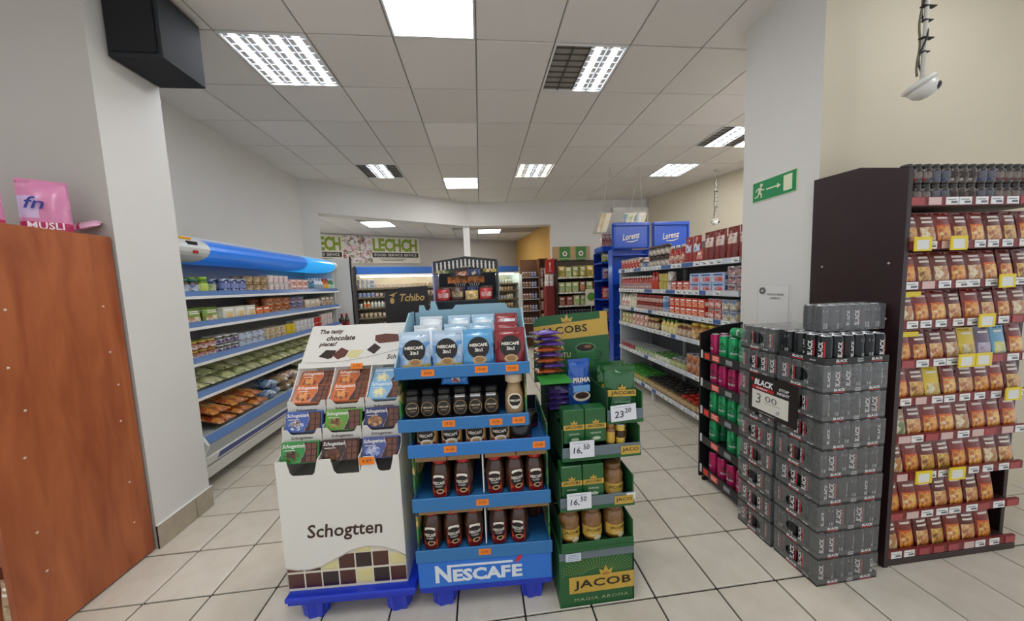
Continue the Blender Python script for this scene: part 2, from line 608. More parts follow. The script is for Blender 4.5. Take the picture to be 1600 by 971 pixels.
_ll = {(0, 0): 'large lit louvre light beside the black loudspeaker', (2, -1): 'plain white panel light nearest the camera', (4, 0): 'louvre light with two tubes out over the coffee stands',
       (0, 4): 'small louvre light lit only in its middle above the chiller', (2, 5): 'plain white panel light before the beam', (4, 4): 'warm toned louvre light before the beam',
       (8, 4): 'lit louvre light above the grocery shelf', (8, 2): 'louvre light partly hidden by the exit sign pier', (2, 2): 'unlit pale square panel in the middle of the ceiling'}
for (i, j), kind in LIGHTS.items():
    ceiling_light(kind, CX0 + CP * (i + .5), CY0 + CP * (j + .5), H, _ll.get((i, j), 'ceiling light %s, %s across' % ('added unseen behind the exit sign pier, %s row' % ORD[j] if j >= 0 else 'added unseen behind the camera, row %s' % ORD[-j], ORD[abs(i + 2)])))
ceiling_light('led2', -4.2 + .6 * 3.5, 5.6 + .6 * 2.5, BH, 'plain panel light of the back room in front of the banner')
ceiling_light('led2', -4.2 + .6 * 7.5, 5.6 + .6 * 4.5, BH, 'plain panel light of the back room beside the slim column')

# ------------------------------------------------------------------ kinds of goods


class Kind:
    def __init__(self, name, cat, look, mb, w, d, h, parts=()):
        self.name, self.cat, self.look, self.w, self.d, self.h = name, cat, look, w, d, h
        self.me = mb.mesh(name)
        self.parts = [(n, b.mesh(n), l) for n, b, l in parts]

    def at(self, p, rz, label, group):
        o = bpy.data.objects.new(self.name, self.me)
        COL.objects.link(o)
        o.location = p
        o.rotation_euler = (0, 0, rz)
        for n, me, l in self.parts:
            c = bpy.data.objects.new(n, me)
            COL.objects.link(c)
            c.parent = o
            if l:
                c['label'] = l
        return tag(o, label, self.cat, group)


def k_jar(look, r, h, body, lid, label, art_c=None, n=12):
    lb = art(art_c, 40, .5) if art_c else mat(label, .5)
    bd, ld = mat(body, .15, coat=.6), mat(lid, .35, coat=.3)
    b = MB().lathe([(r * .9, 0, bd), (r, .006, bd), (r, h * .14, lb), (r * 1.004, h * .15, lb), (r * 1.004, h * .62, lb), (r, h * .63, bd), (r * .98, h * .72, bd), (r * .8, h * .82, ld),
                    (r * .86, h * .825, ld), (r * .86, h * .985, ld), (r * .8, h, ld)], n)
    return Kind('jar', 'jar', look, b, 2 * r, 2 * r, h)


def k_can(look, r, h, body, band=None, art_c=None, name='tin', cat='tin', n=12):
    b1 = art(art_c, 45, .4) if art_c else mat(body, .35, coat=.2)
    b2 = mat(band, .35) if band else b1
    b = MB().lathe([(r * .96, 0, M_METAL), (r, .003, M_METAL), (r, .008, b1), (r, h * .35, b2), (r, h * .68, b1), (r, h - .008, M_METAL), (r, h - .003, M_METAL), (r * .93, h, M_METAL), (r * .9, h - .004, M_METAL)], n)
    return Kind(name, cat, look, b, 2 * r, 2 * r, h)


def k_bottle(look, r, h, body, cap, label, name='bottle', n=12, art_c=None):
    bd, cp = mat(body, .2, coat=.5), mat(cap, .4)
    lb = art(art_c, 45, .5) if art_c else mat(label, .5)
    b = MB().lathe([(r * .9, 0, bd), (r, .006, bd), (r, h * .12, lb), (r * 1.005, h * .125, lb), (r * 1.005, h * .5, lb), (r, h * .51, bd), (r * .92, h * .62, bd), (r * .5, h * .78, bd), (r * .42, h * .86, cp),
                    (r * .48, h * .862, cp), (r * .46, h * .99, cp), (r * .3, h, cp)], n)
    return Kind(name, 'bottle', look, b, 2 * r, 2 * r, h)


def k_cup(look, r, h, body, lid, art_c=None, n=12):
    b1 = art(art_c, 40, .4) if art_c else mat(body, .4)
    b2, ld = mat(body, .4), mat(lid, .3, metal=.2)
    b = MB().lathe([(r * .74, 0, b2), (r * .78, h * .12, b1), (r * .93, h * .85, b2), (r * .95, h * .95, ld), (r * 1.02, h * .955, ld), (r * 1.02, h, ld)], n)
    return Kind('cup', 'food cup', look, b, 2.04 * r, 2.04 * r, h)


def k_box(look, w, d, h, body, art_c, band='#ffffff', name='carton', cat='carton', top=.62, bot=.12, side=True):
    m = mat(body, .5)
    a = art(art_c, 1.6 / max(w, .05), .45)
    b = MB().cbox(-w / 2, -d / 2, 0, w / 2, d / 2, h, m, .0015)
    y = -d / 2 - .0008
    b.quad((-w * .44, y, h * bot), X3, Z3, w * .88, h * (top - bot), a)
    b.quad((-w * .36, y, h * (top + .1)), X3, Z3, w * .72, h * .14, mat(band, .5))
    if side:
        b.quad((-w / 2 - .0008, d * .4, h * .3), -Y3, Z3, d * .8, h * .4, mat(band, .5))
        b.quad((w / 2 + .0008, -d * .4, h * .3), Y3, Z3, d * .8, h * .4, mat(band, .5))
    return Kind(name, cat, look, b, w, d, h)


def k_pouch(look, w, d, h, body, art_c, band='#f4efe2', stand=True, name='pouch', cat='bag', crimp=.006, titles=2, art_v=(.08, .5), seed=1, scale=34, banner=None, rough=.3):
    m = mat(body, rough, coat=.25)
    a = art(art_c, scale, .35, coat=.3)
    bm = mat(band, .5)
    nm = mat(banner, .4) if banner else None
    rows = [.84 - .115 * t for t in range(titles)]

    def fn(u, v):
        if art_v[0] < v < art_v[1] and .1 < u < .93:
            return a
        if nm and .52 < v < .64 and .12 < u < .9:
            return nm
        for q in rows:
            if abs(v - q) < .034 and .22 < u < .8:
                return bm
        return m
    b = MB().pillow(w, h, d, fn, 10, 16, stand, crimp, .002, random.Random(seed))
    return Kind(name, cat, look, b, w, d, h + crimp)


SEEN = {}


def run(O, a, n, specs, where, end='near end', gap=.006, jit=3):
    """stock one shelf: specs = [(kind, count, rows deep, tiers high)], O = where the first item's front edge starts"""
    O, a, n = Vector(O), Vector(a), Vector(n)
    rz = math.atan2(n.y, n.x) + PI / 2
    pos = 0.0
    for sp in specs:
        K, cnt, deep, high = (*sp, 1, 1)[:4] if len(sp) < 4 else sp[:4]
        if K is None:
            pos += cnt
            continue
        base = SEEN.get((K.look, where), 0)
        SEEN[(K.look, where)] = base + cnt
        grp = '%s on %s' % (K.look + 's' if not K.look.endswith('s') else K.look, where)
        for i in range(cnt):
            for j in range(deep):
                for k in range(high):
                    p = O + a * (pos + K.w / 2) - n * (K.d / 2 + .004 + j * (K.d + .004)) + Z3 * (k * (K.h + .0015) + .001)
                    p += a * RND.uniform(-.0015, .0015) + n * RND.uniform(-.003, .0)
                    q = ''
                    if deep > 1:
                        q += ', front row' if j == 0 else ', %s row back' % ORD[j]
                    if high > 1:
                        q += ', bottom' if k == 0 else ', top' if k == high - 1 else ', middle'
                    if cnt > 1 or base:
                        lab = '%s %s from %s%s, %s' % (ORD[base + i], K.look, end, q, where)
                    else:
                        lab = '%s%s on %s' % (K.look, q, where)
                    K.at(p, rz + rad(RND.uniform(-jit, jit)), lab, grp)
            pos += K.w + gap
    return pos


def rail(length, h, m_base, tags, tag_w, tag_h, n_tag, parent, o, a, u, seed=0, alt=None, skip=.15):
    """price rail along a (front normal = a x u): a strip with separate paper tags as children"""
    o, a, u = Vector(o), Vector(a), Vector(u)
    n = a.cross(u).normalized()
    st = MB()
    st.put([tuple(o + a * x + u * z + n * y) for x, y, z in ((0, -.012, 0), (length, -.012, 0), (length, 0, 0), (0, 0, 0), (0, -.012, h), (length, -.012, h), (length, 0, h), (0, 0, h))],
           [(3, 2, 1, 0), (4, 5, 6, 7), (0, 1, 5, 4), (1, 2, 6, 5), (2, 3, 7, 6), (3, 0, 4, 7)], m_base)
    r = obj('price_rail', st, parent)
    rr = random.Random(seed)
    me = {}
    M = Matrix((tuple([*a, 0]), tuple([*(-n), 0]), tuple([*u, 0]), (0, 0, 0, 1))).transposed()
    for k in range(n_tag):
        if rr.random() < skip:
            continue
        c = rr.choice(tags)
        if c not in me:
            b = MB(M).box(-tag_w / 2, -.003, -tag_h / 2, tag_w / 2, -.0005, tag_h / 2, mat(c, .5))
            if c in ('#eef0ee', '#f4f1e6', '#f2efe8'):
                b.box(-tag_w * .4, -.0034, tag_h * .12, tag_w * .3, -.0029, tag_h * .24, mat('#8d9096', .6)).box(-tag_w * .1, -.0034, -tag_h * .3, tag_w * .4, -.0029, -tag_h * .02, mat('#6e7178', .6))
            me[c] = b.mesh('price_tag')
        t = (k + .5 + rr.uniform(-.12, .12)) / n_tag
        obj('price_tag', me[c], r, tuple(o + a * (length * t) + u * (h * .5)))
    return r


FOOD = ['#7a2c12', '#d97a22', '#f0b448', '#b3481a', '#f5d98a', '#7a8a2c']
FOOD2 = ['#a3461b', '#e69a35', '#f5d070', '#c9601f', '#f2e4b0', '#8fa034']
FOOD3 = ['#8a4a22', '#cf8240', '#eccb90', '#a8552a', '#f5e8c8']

# ------------------------------------------------------------------ melamine shelf unit at the very left
M_ORANGE = mat('#9c4f2b', .45, noise=.3, scale=5, col2='#84401f')
mw = bpy.data.materials.new('cherry_melamine')
mw.use_nodes = True
_nt = mw.node_tree
_b = _nt.nodes['Principled BSDF']
_b.inputs['Roughness'].default_value = .42
_tc = _nt.nodes.new('ShaderNodeTexCoord')
_mp = _nt.nodes.new('ShaderNodeMapping')
_mp.inputs['Scale'].default_value = (6, 6, .9)
_no = _nt.nodes.new('ShaderNodeTexNoise')
_no.inputs['Scale'].default_value = 2.2
_no.inputs['Detail'].default_value = 6
_no.inputs['Distortion'].default_value = .6
_cr = _nt.nodes.new('ShaderNodeValToRGB')
_cr.color_ramp.elements[0].position = .28
_cr.color_ramp.elements[1].position = .72
_cr.color_ramp.elements[0].color = lin('#8f4626')
_cr.color_ramp.elements[1].color = lin('#b5673c')
_nt.links.new(_tc.outputs['Object'], _mp.inputs[0])
_nt.links.new(_mp.outputs[0], _no.inputs['Vector'])
_nt.links.new(_no.outputs['Fac'], _cr.inputs[0])
_nt.links.new(_cr.outputs[0], _b.inputs['Base Color'])

t = thing('shelf_unit', 'cherry wood effect melamine shelf unit seen from its broad end panel', 'shelf unit', (0, 0, 0))
obj('side_panel', MB().cbox(-2.118, 1.48, .012, -2.096, 2.05, 1.93, mw, .002), t)
obj('plinth', MB().box(-3.0, 1.53, .0, -2.12, 2.04, .09, M_BLACK), t)
for z in (.095, .42, .85, 1.28, 1.905):
    obj('shelf', MB().cbox(-3.0, 1.50, z, -2.119, 2.045, z + .02, mw, .002), t)
obj('back_panel', MB().box(-3.0, 2.046, .09, -2.119, 2.054, 1.9, mw), t)
cap_me = MB().lathe([(.006, 0, mat('#d9c6b8', .5)), (.005, .0012, mat('#d9c6b8', .5))], 8).mesh('screw_cap')
for y in (1.60, 1.98):
    for z in (.28, .52, .86, 1.1, 1.29, 1.52):
        obj('screw_cap', cap_me, t, (-2.096, y + RND.uniform(-.02, .02), z + RND.uniform(-.03, .03)), rot=(0, PI / 2, 0))

# bags on top of it and goods inside
M_PINK = mat('#e08ab4', .3, coat=.3, noise=.2, scale=12)
M_PINKL = mat('#eeb6d0', .3, coat=.3)
M_MAG = mat('#b8225e', .35)


def musli_bag(w, h, d):
    b = MB().pillow(w, h, d, lambda u, v: M_MAG if v < .24 else mat('#cfb5da', .3, coat=.3) if v > .3 and u < .45 and v < .7 else M_PINK, 12, 14, True, .012, .004, random.Random(3))
    return b


for k, (x, y, w, h, rz, look) in enumerate(((-2.375, 1.77, .17, .26, 30, 'pink cereal bag standing on the wooden shelf unit, half out of view'), (-2.225, 1.90, .16, .26, 38, 'pink and lilac cereal bag standing on the wooden shelf unit'))):
    t = thing('cereal_bag', look, 'bag', (x, y, 1.926), rad(rz), 'pink cereal bags')
    obj('pouch', musli_bag(w, h, .075), t)
    obj('lettering', MB().text('MUSLI', (-.05, -.0435, .018), X3, Z3, .036, mat('#f6e7ee', .5), width=.11, bold=.02), t, rot=None)
    obj('logo', MB().text('fn', (-.055, -.0405, .12), X3, Z3, .06, mat('#2b2a86', .5), bold=.01, shear=.3), t)
b = MB().pillow(.13, .09, .035, lambda u, v: M_MAG if .3 < u < .42 else M_PINKL, 10, 10, False, .01, .006, random.Random(9))
o = obj('cereal_bag', b, None, (-2.165, 1.995, 1.972), rot=(rad(-60), rad(-18), rad(25)))
tag(o, 'crumpled pink bag lying by the wall on the wooden shelf unit', 'bag', 'pink cereal bags')
K = k_pouch('brown pouch', .085, .05, .15, '#6b4630', ['#8c6a4c', '#a98a66', '#54331f'], stand=True)
K.at((-2.39, 1.99, 1.926), rad(5), 'small brown pouch behind the pink cereal bags', None)
K = k_pouch('yellow packet', .1, .05, .17, '#e8d21f', ['#e8d21f', '#3d7a2c', '#f4ea7a'], band='#2f7a35', stand=True)
K.at((-2.185, 1.55, .441), 0, 'yellow and green packet inside the wooden shelf unit', None)
K = k_pouch('beige packet', .1, .06, .2, '#b89a72', ['#8c6b43', '#cdb48c', '#6d4c2b'], stand=True)
K.at((-2.185, 1.55, .116), 0, 'beige packet on the lowest board of the wooden shelf unit', None)
K.at((-2.185, 1.55, .871), 0, 'beige packet on the middle board of the wooden shelf unit', None)

# black loudspeaker on the wall end
t = thing('loudspeaker', 'black box loudspeaker mounted high on the white wall end', 'loudspeaker', (0, 0, 0))
obj('cabinet', MB().cbox(-2.078, 2.15, 2.975, -1.79, 2.45, 3.372, mat('#181b20', .75), .006), t)
obj('grille', MB().cbox(-2.055, 2.138, 3.0, -1.81, 2.149, 3.35, mat('#0f1013', .9), .004), t)
obj('bracket', MB().box(-2.0845, 2.25, 3.1, -2.078, 2.35, 3.25, M_BLACK), t)

# ------------------------------------------------------------------ long open chiller on the left
Y0, Y1 = 2.52, 5.36
M_CHW = mat('#d9dcdb', .4)
M_CHG = mat('#aeb3b4', .45)
M_RAIL = mat('#4a70a8', .4)
M_DEEP = mat('#2a3f96', .4)
M_BLUE = mat('#1c74dc', .3, coat=.25, emit=.16)  # weak emission added so the canopy blue renders brighter
ch = thing('open_chiller', 'long open chiller with blue canopy along the white side wall', 'chiller', (0, 0, 0))
obj('back_panel', MB().box(-2.835, Y0, .12, -2.80, Y1, 2.06, M_CHG), ch)
obj('top_panel', MB().cbox(-2.835, Y0, 2.062, -2.45, Y1, 2.085, M_CHW, .003).box(-2.83, Y0 + .1, 2.086, -2.6, Y0 + 1.2, 2.10, mat('#3b3a37', .8)), ch)


def extrude_y(poly, y0, y1, m):
    return MB().prism([(x, z) for x, z in poly], (0, y0, 0), X3, Z3, -(y1 - y0) * -1, m) if False else MB().prism(poly, (0, y0, 0), X3, Z3, (y1 - y0), m)


def prism_y(poly, y0, y1, m):
    """outline in x, z from y0 to y1"""
    return MB().prism(poly, (0, y0, 0), X3, Z3, (y1 - y0), m)


end_poly = [(-2.80, .12), (-2.25, .12), (-2.10, .44), (-2.13, .5), (-2.33, .62), (-2.36, 1.84), (-2.36, 2.06), (-2.80, 2.06)]
obj('end_panel', prism_y(end_poly, Y0 - .025, Y0 - .001, M_CHW), ch)
obj('end_panel', prism_y(end_poly, Y1 + .001, Y1 + .025, M_CHW), ch)
hp = [(-2.60, 2.06)] + [(-2.46 + .17 * math.cos(a), 1.962 + .1 * math.sin(a)) for a in [PI / 2 - PI * k / 10 for k in range(11)]] + [(-2.60, 1.862)]
hp = hp[::-1]
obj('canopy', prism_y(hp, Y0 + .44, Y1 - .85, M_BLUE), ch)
obj('canopy', prism_y(hp, Y1 - .849, Y1 - .05, mat('#1e9be6', .3, emit=.35)), ch, label='brighter glowing length of the blue canopy')  # this length gets a lighter blue and added emission
hp2 = [(x + .012 * (1 if x > -2.5 else 0), z) for x, z in hp]
obj('canopy_cap', prism_y(hp2, Y1 - .049, Y1 + .03, M_CHW), ch)
cp = obj('control_panel', prism_y(hp2, Y0 - .02, Y0 + .439, M_CHW), ch)
obj('display', MB().cbox(-2.30, Y0 + .24, 1.985, -2.283, Y0 + .33, 2.015, M_BLACK, .002), cp)
obj('switch', MB().cbox(-2.292, Y0 + .28, 1.92, -2.274, Y0 + .32, 1.945, mat('#b02020', .4), .002), cp)
obj('sticker', MB().cbox(-2.33, Y0 + .22, 2.03, -2.32, Y0 + .32, 2.05, mat('#e8a81c', .5), .001), cp)
SH = (1.585, 1.335, 1.045, .765)
for k, z in enumerate(SH):
    s = obj('shelf', MB().cbox(-2.79, Y0, z - .02, -2.325, Y1, z, M_CHW, .002), ch)
    q = obj('price_rail', MB().prism([(-2.325, z - .012), (-2.29, z - .032), (-2.29, z - .012), (-2.322, z + .03), (-2.325, z + .03)], (0, Y0, 0), X3, Z3, Y1 - Y0, M_RAIL), s)
    obj('edge_strip', MB().cbox(-2.289, Y0, z - .036, -2.28, Y1, z - .012, M_WHITE, .002), s)
obj('deck', MB().box(-2.79, Y0, .44, -2.16, Y1, .46, M_CHG), ch)
obj('front_panel', MB().prism([(-2.25, .12), (-2.10, .44), (-2.135, .5), (-2.16, .5), (-2.16, .44), (-2.28, .14), (-2.8, .14), (-2.8, .12)], (0, Y0, 0), X3, Z3, Y1 - Y0, M_CHG), ch)
obj('front_rail', MB().prism([(-2.134, .502), (-2.098, .446), (-2.094, .45), (-2.13, .506)], (0, Y0, 0), X3, Z3, Y1 - Y0, M_RAIL), ch)
obj('bumper', MB().prism([(-2.184, .266), (-2.15, .338), (-2.128, .334), (-2.17, .255)], (0, Y0, 0), X3, Z3, Y1 - Y0, M_WHITE), ch)
obj('stripe', MB().prism([(-2.174, .28), (-2.15, .33), (-2.124, .328), (-2.158, .275)], (0, Y0 + .12, 0), X3, Z3, Y1 - Y0 - .12, M_DEEP), ch)
obj('kick_panel', MB().prism([(-2.25, .119), (-2.19, .24), (-2.176, .24), (-2.236, .115)], (0, Y0, 0), X3, Z3, Y1 - Y0, M_WHITE), ch)
for y in (2.75, 4.0, 5.1):
    obj('foot', MB().lathe([(.025, 0, M_METAL), (.025, .02, M_METAL), (.012, .025, M_METAL), (.012, .121, M_METAL)], 10, -2.38, y), ch)
for k, y in enumerate((2.72, 2.85, 3.05)):
    obj('price_tag', MB().prism([(-.001, 0), (-.0005, .0)] and [(-2.1335, .5065), (-2.1005, .4545), (-2.0985, .456), (-2.1315, .508)], (0, y, 0), X3, Z3, .08, mat('#e8ebf2', .5)), ch)

mix_a = ['#e8e6dc', '#355a94', '#c8d2de', '#274071', '#f2efe6']
G = dict
C1 = k_jar('brown pickle jar', .045, .13, '#4a3526', '#2f6e62', '#d9dfe2', ['#c8d2de', '#3a5f8c', '#e9e9e4'])
C2 = k_jar('green pesto jar', .04, .15, '#55802a', '#8dbb38', '#c4d96b')
C3 = k_cup('pale green cup', .045, .09, '#cdd9b0', '#b4cc7a', ['#cdd9b0', '#7a9a4c', '#eef0dc'])
C4 = k_can('navy tin', .045, .14, '#2a3568', '#7f8cc0', ['#1f2a58', '#5566a0', '#d6d9e6'])
C5 = k_cup('beige salad cup', .05, .085, '#c9b48d', '#8a5f36', ['#c9b48d', '#8a5f36', '#e6d8b8'])
C6 = k_cup('white yoghurt cup', .04, .095, '#e9e6e0', '#d8d4cd', ['#ece8e2', '#d49aa0', '#f5f2ee', '#b84c50'])
C7 = k_box('pink dessert carton', .12, .07, .075, '#e6b9ac', ['#e6b9ac', '#c4606a', '#f4e6dc', '#a33c3c'])
C8 = k_can('dark blue tin', .045, .15, '#1d3c66', '#4e8fb0', ['#16305c', '#2e6f8e', '#cfd9dd'])
C9 = k_bottle('white drink bottle', .036, .18, '#eceff0', '#d0d6da', '#9fb4c6')
C10 = k_bottle('orange juice bottle', .036, .18, '#d9652a', '#c33a2a', '#f0b44a')
C11 = k_bottle('green drink bottle', .036, .18, '#2b8a52', '#e9e9e9', '#bcd9c4')
where = 'top chiller shelf'
run((-2.34, 2.74, 1.586), Y3, X3, [(C1, 2, 2, 1), (C2, 1, 2), (C3, 1, 2)], where, gap=.004)
run((-2.34, 3.16, 1.586), Y3, X3, [(C4, 3, 2, 1), (C5, 3, 2, 2), (C6, 4, 2, 2), (C7, 3, 2, 2), (C8, 2, 2, 1), (C9, 3, 2, 1), (C10, 2, 2), (C11, 2, 2)], where + ' further on', gap=.012)
D1 = k_pouch('green noodle pack', .16, .08, .13, '#7fa03c', ['#d5d99a', '#c44a34', '#f0ead0', '#6a8c34'], stand=True)
D2 = k_box('white cheese pack', .13, .07, .125, '#e9e4d6', ['#e9e4d6', '#e3b94a', '#f5f2ea', '#d9675a'])
D3 = k_box('orange cheese pack', .1, .06, .1, '#d9642a', ['#d9642a', '#f0a84a', '#e9e0cc'])
D4 = k_cup('orange stew tub', .068, .09, '#c4562a', '#d98a4a', ['#c4562a', '#e9c9a0', '#7a2c1a'])
D5 = k_cup('blue stew tub', .066, .09, '#394a86', '#aab6d6', ['#394a86', '#c9cfe3', '#a84a3a'])
D6 = k_pouch('white cheese bag', .12, .05, .13, '#d9d2c2', ['#d9d2c2', '#c48a5a', '#f2ede2'], stand=True)
D7 = k_box('sliced meat pack', .12, .03, .16, '#8d7a66', ['#8d7a66', '#c9a27a', '#e6dccb', '#5a4636'])
run((-2.34, 2.76, 1.336), Y3, X3, [(D1, 2, 2), (D2, 3, 2), (D3, 2, 2), (D4, 3, 2, 2), (D5, 2, 2, 2), (D6, 3, 2), (D7, 3, 2)], 'second chiller shelf', gap=.012, jit=3)
E1 = k_jar('red fish jar', .04, .075, '#8a3a2a', '#c9b44a', '#e6e0d2', ['#c4553a', '#e9e4da', '#4a2a22'])
E2 = k_jar('dark herring jar', .042, .08, '#3c3a36', '#d9d9d6', '#b9bcc2', ['#d9d9d6', '#6a4a8c', '#4a4a4a'])
E3 = k_can('blue fish tin', .042, .075, '#2a5a9a', '#c9d6e6', ['#2a5a9a', '#d9e2ee', '#1a3a72'])
E4 = k_cup('cream cheese cup', .045, .07, '#ddd0b6', '#e9e2cf', ['#ddd0b6', '#b89a5a', '#efe8d6', '#a8603a'])
E5 = k_cup('yellow butter cup', .045, .07, '#e6c92a', '#eedb5a')
E6 = k_cup('white cream cup', .042, .08, '#e6e4e2', '#f0eeec', ['#e9e6e4', '#c9ccd6', '#f6f4f2'])
E7 = k_cup('red quark cup', .045, .08, '#c4302a', '#d9d4cf')
run((-2.34, 2.76, 1.046), Y3, X3, [(E1, 3, 2, 2), (E2, 3, 2, 2), (E3, 4, 2, 2), (E4, 4, 2, 2), (E5, 2, 1, 2), (E6, 5, 2, 2), (E7, 2, 1, 2), (C6, 4, 1, 2)], 'third chiller shelf', gap=.006)

# limp bags lying on the lowest shelf and on the deck
M_CAB = art(['#9aa45a', '#d6d9a8', '#bfc584', '#e9e9c6', '#858c4a'], 30, .25, coat=.5)
M_CAB2 = art(['#b3b57e', '#e0dfbe', '#cdcb9c', '#efedd6'], 26, .25, coat=.5)
rr = random.Random(5)
bag_me = [MB().pillow(.156, .3, .056, m, 9, 10, False, .008, .009, random.Random(s)).mesh('salad_bag') for s, m in ((1, M_CAB), (2, M_CAB2), (3, M_CAB))]
for k in range(14):
    y = 2.80 + k * .172
    for tier in (0, 1):
        o = obj('salad_bag', bag_me[(k + tier) % 3], None, (-2.335 - .05 * tier + rr.uniform(-.01, .0), y, .815 + .078 * tier), rot=(rad(-76), 0, rad(90 + rr.uniform(-2, 2))))
        tag(o, '%s limp bag of pale cabbage salad from near end, %s layer, lowest chiller shelf' % (ORD[k], ('lower', 'upper')[tier]), 'bag', 'cabbage salad bags')


def sausage(r, l, m, m2):
    return MB().lathe([(.004, -l / 2 - .02, m2), (.008, -l / 2 - .012, m2), (r * .6, -l / 2, m), (r, -l / 2 + .02, m), (r * 1.02, 0, m), (r, l / 2 - .02, m), (r * .6, l / 2, m2), (.008, l / 2 + .012, m2), (.004, l / 2 + .02, m2)], 12, axis='x')


M_S1 = art(['#3f6fae', '#8fb4d9', '#1f3f78', '#e6eef6'], 30, .25, coat=.5)
M_S2 = art(['#b49a72', '#8a6a44', '#d9c8a4'], 24, .3, coat=.4)
M_S3 = art(['#9a6a5a', '#d9b8a4', '#6a3a34', '#e9d9c9'], 30, .3, coat=.4)
M_S4 = art(['#a8482e', '#d9943a', '#7a2a1a', '#e6c48a'], 26, .3, coat=.4)
M_S5 = art(['#c9cfae', '#6f9a4a', '#eef0e2', '#a8c07a', '#d98a5a'], 28, .3, coat=.4)
row = []
y = 2.80
names = ['blue wrapped sausage', 'tan sausage', 'speckled sausage', 'red smoked sausage pack', 'green and white vegetable bag']
sm = [sausage(.045, .2, M_S1, M_METAL).mesh('sausage'), sausage(.042, .22, M_S2, M_METAL).mesh('sausage'), sausage(.045, .19, M_S3, M_METAL).mesh('sausage')]
pm = MB().pillow(.185, .28, .052, M_S4, 9, 9, False, .01, .012, random.Random(4)).mesh('sausage_pack')
vm = MB().pillow(.18, .26, .07, M_S5, 9, 9, False, .01, .014, random.Random(6)).mesh('vegetable_bag')
for k in range(3):
    for tier in (0, 1):
        o = obj('sausage_pack', pm, None, (-2.20 - .04 * tier, 2.84 + k * .21,   .508 + .078 * tier), rot=(rad(-74), 0, rad(90 + rr.uniform(-3, 3))))
        tag(o, '%s pack of red smoked sausages from near end, %s, chiller deck' % (ORD[k], ('lower', 'upper')[tier]), 'sausage pack', 'smoked sausage packs')
for k in range(9):
    kind = (0, 0, 0, 1, 1, 2, 1, 2, 2)[k]
    tier = k % 2
    o = obj('sausage', sm[kind], None, (-2.33 - .02 * (k % 3), 3.50 + (k // 2) * .13 + .06 * tier, .510 + .092 * tier), rot=(0, 0, rad(rr.uniform(-4, 4))))
    tag(o, '%s fat sausage from near end, %s, on the chiller deck' % (ORD[k], names[kind]), 'sausage', 'fat sausages on the chiller deck')
for k in range(6):
    for tier in (0, 1):
        o = obj('vegetable_bag', vm, None, (-2.22 - .05 * tier, 4.26 + k * .19, .522 + .095 * tier), rot=(rad(-72), 0, rad(90 + rr.uniform(-2, 2))))
        tag(o, '%s green and white vegetable bag from near end, %s layer, chiller deck' % (ORD[k], ('bottom', 'top')[tier]), 'bag', 'vegetable bags on the chiller deck')

# ------------------------------------------------------------------ long grocery gondola on the right of the aisle
GY0, GY1, GX = 2.38, 4.62, 2.11
M_GON = mat('#c3c7ca', .45)
M_GOND = mat('#6d6f72', .6)
M_BLUEP = mat('#0f3fa0', .35, coat=.2)
gz = (1.70, 1.42, 1.16, .925, .56, .165)
go = thing('grocery_shelf', 'long metal grocery shelf with blue and white price rails along the tiled aisle', 'shelf unit')
obj('back_panel', MB().box(2.60, GY0, .1, 2.63, GY1, 1.98, M_GOND), go)
for k, z in enumerate(gz):
    s = obj('shelf', MB().cbox(GX + .003, GY0, z - .022, 2.599, GY1, z, M_GON, .002), go)
    rail(GY1 - GY0, .05, M_GON, ['#eef0ee', '#eef0ee', '#eef0ee', '#3b5f9e', '#c9cfd9'], .085, .04, 24, s, (GX, GY1, z - .028), -Y3, Z3, seed=k + 3, skip=.08)
for y in (2.45, 3.74, 4.55):
    obj('leg', MB().cbox(2.14, y - .02, 0, 2.17, y + .02, .142, M_GON, .003), go)
    obj('upright', MB().cbox(2.565, y - .02, 0, 2.5985, y + .02, 1.98, M_GON, .003), go)
obj('end_panel', MB().cbox(GX + .02, GY1 + .001, .1, 2.63, GY1 + .02, 1.74, M_GON, .003), go)

A = Vector((0, -1, 0))
N = Vector((-1, 0, 0))
X0 = GX + .014
far_ = 'far end'
RT = ['#a8221c', '#c93a2a', '#e6d9c4', '#7a1512']
K1 = k_can('red sauce tin', .042, .16, '#b3261e', None, RT)
K2 = k_jar('dark jam jar', .04, .13, '#2e1c1a', '#5a4636', '#e6ddd0', ['#e6ddd0', '#3a2420', '#cdbba0'])
K3 = k_jar('blue-labelled jar', .042, .11, '#35324a', '#d9d9d6', '#4a6aa8', ['#4a6aa8', '#c9d2e3', '#2a3a6a'])
K4 = k_bottle('red ketchup bottle', .042, .22, '#a3221a', '#c9c2b4', '#c4452c', art_c=['#b3261e', '#e9dcc4', '#7a1a14'])
K5 = k_pouch('red pouch with blue label', .115, .07, .27, '#9c2620', ['#2f6fb4', '#e6ebf2', '#9c2620'], art_v=(.45, .75), titles=0)
K6 = k_pouch('tall red coffee bag', .13, .09, .28, '#7a1d18', ['#d9c9b4', '#b3413a', '#efe6da', '#7a2a22'], art_v=(.5, .82), titles=0)
K7 = k_pouch('short red pouch', .11, .07, .14, '#a33a30', ['#d98a7a', '#b34a3a', '#f0d9c9'], art_v=(.3, .8), titles=0)
run((X0, 4.60, 1.70), A, N, [(K1, 6, 2), (K2, 1), (K3, 1)], 'top grocery shelf', far_)
run((X0, 3.83, 1.70), A, N, [(K2, 5, 1, 2), (K4, 3), (K5, 2)], 'top grocery shelf past the tins', far_)
run((X0, 2.97, 1.70), A, N, [(K7, 1), (K6, 4)], 'top grocery shelf beside the pier', far_)

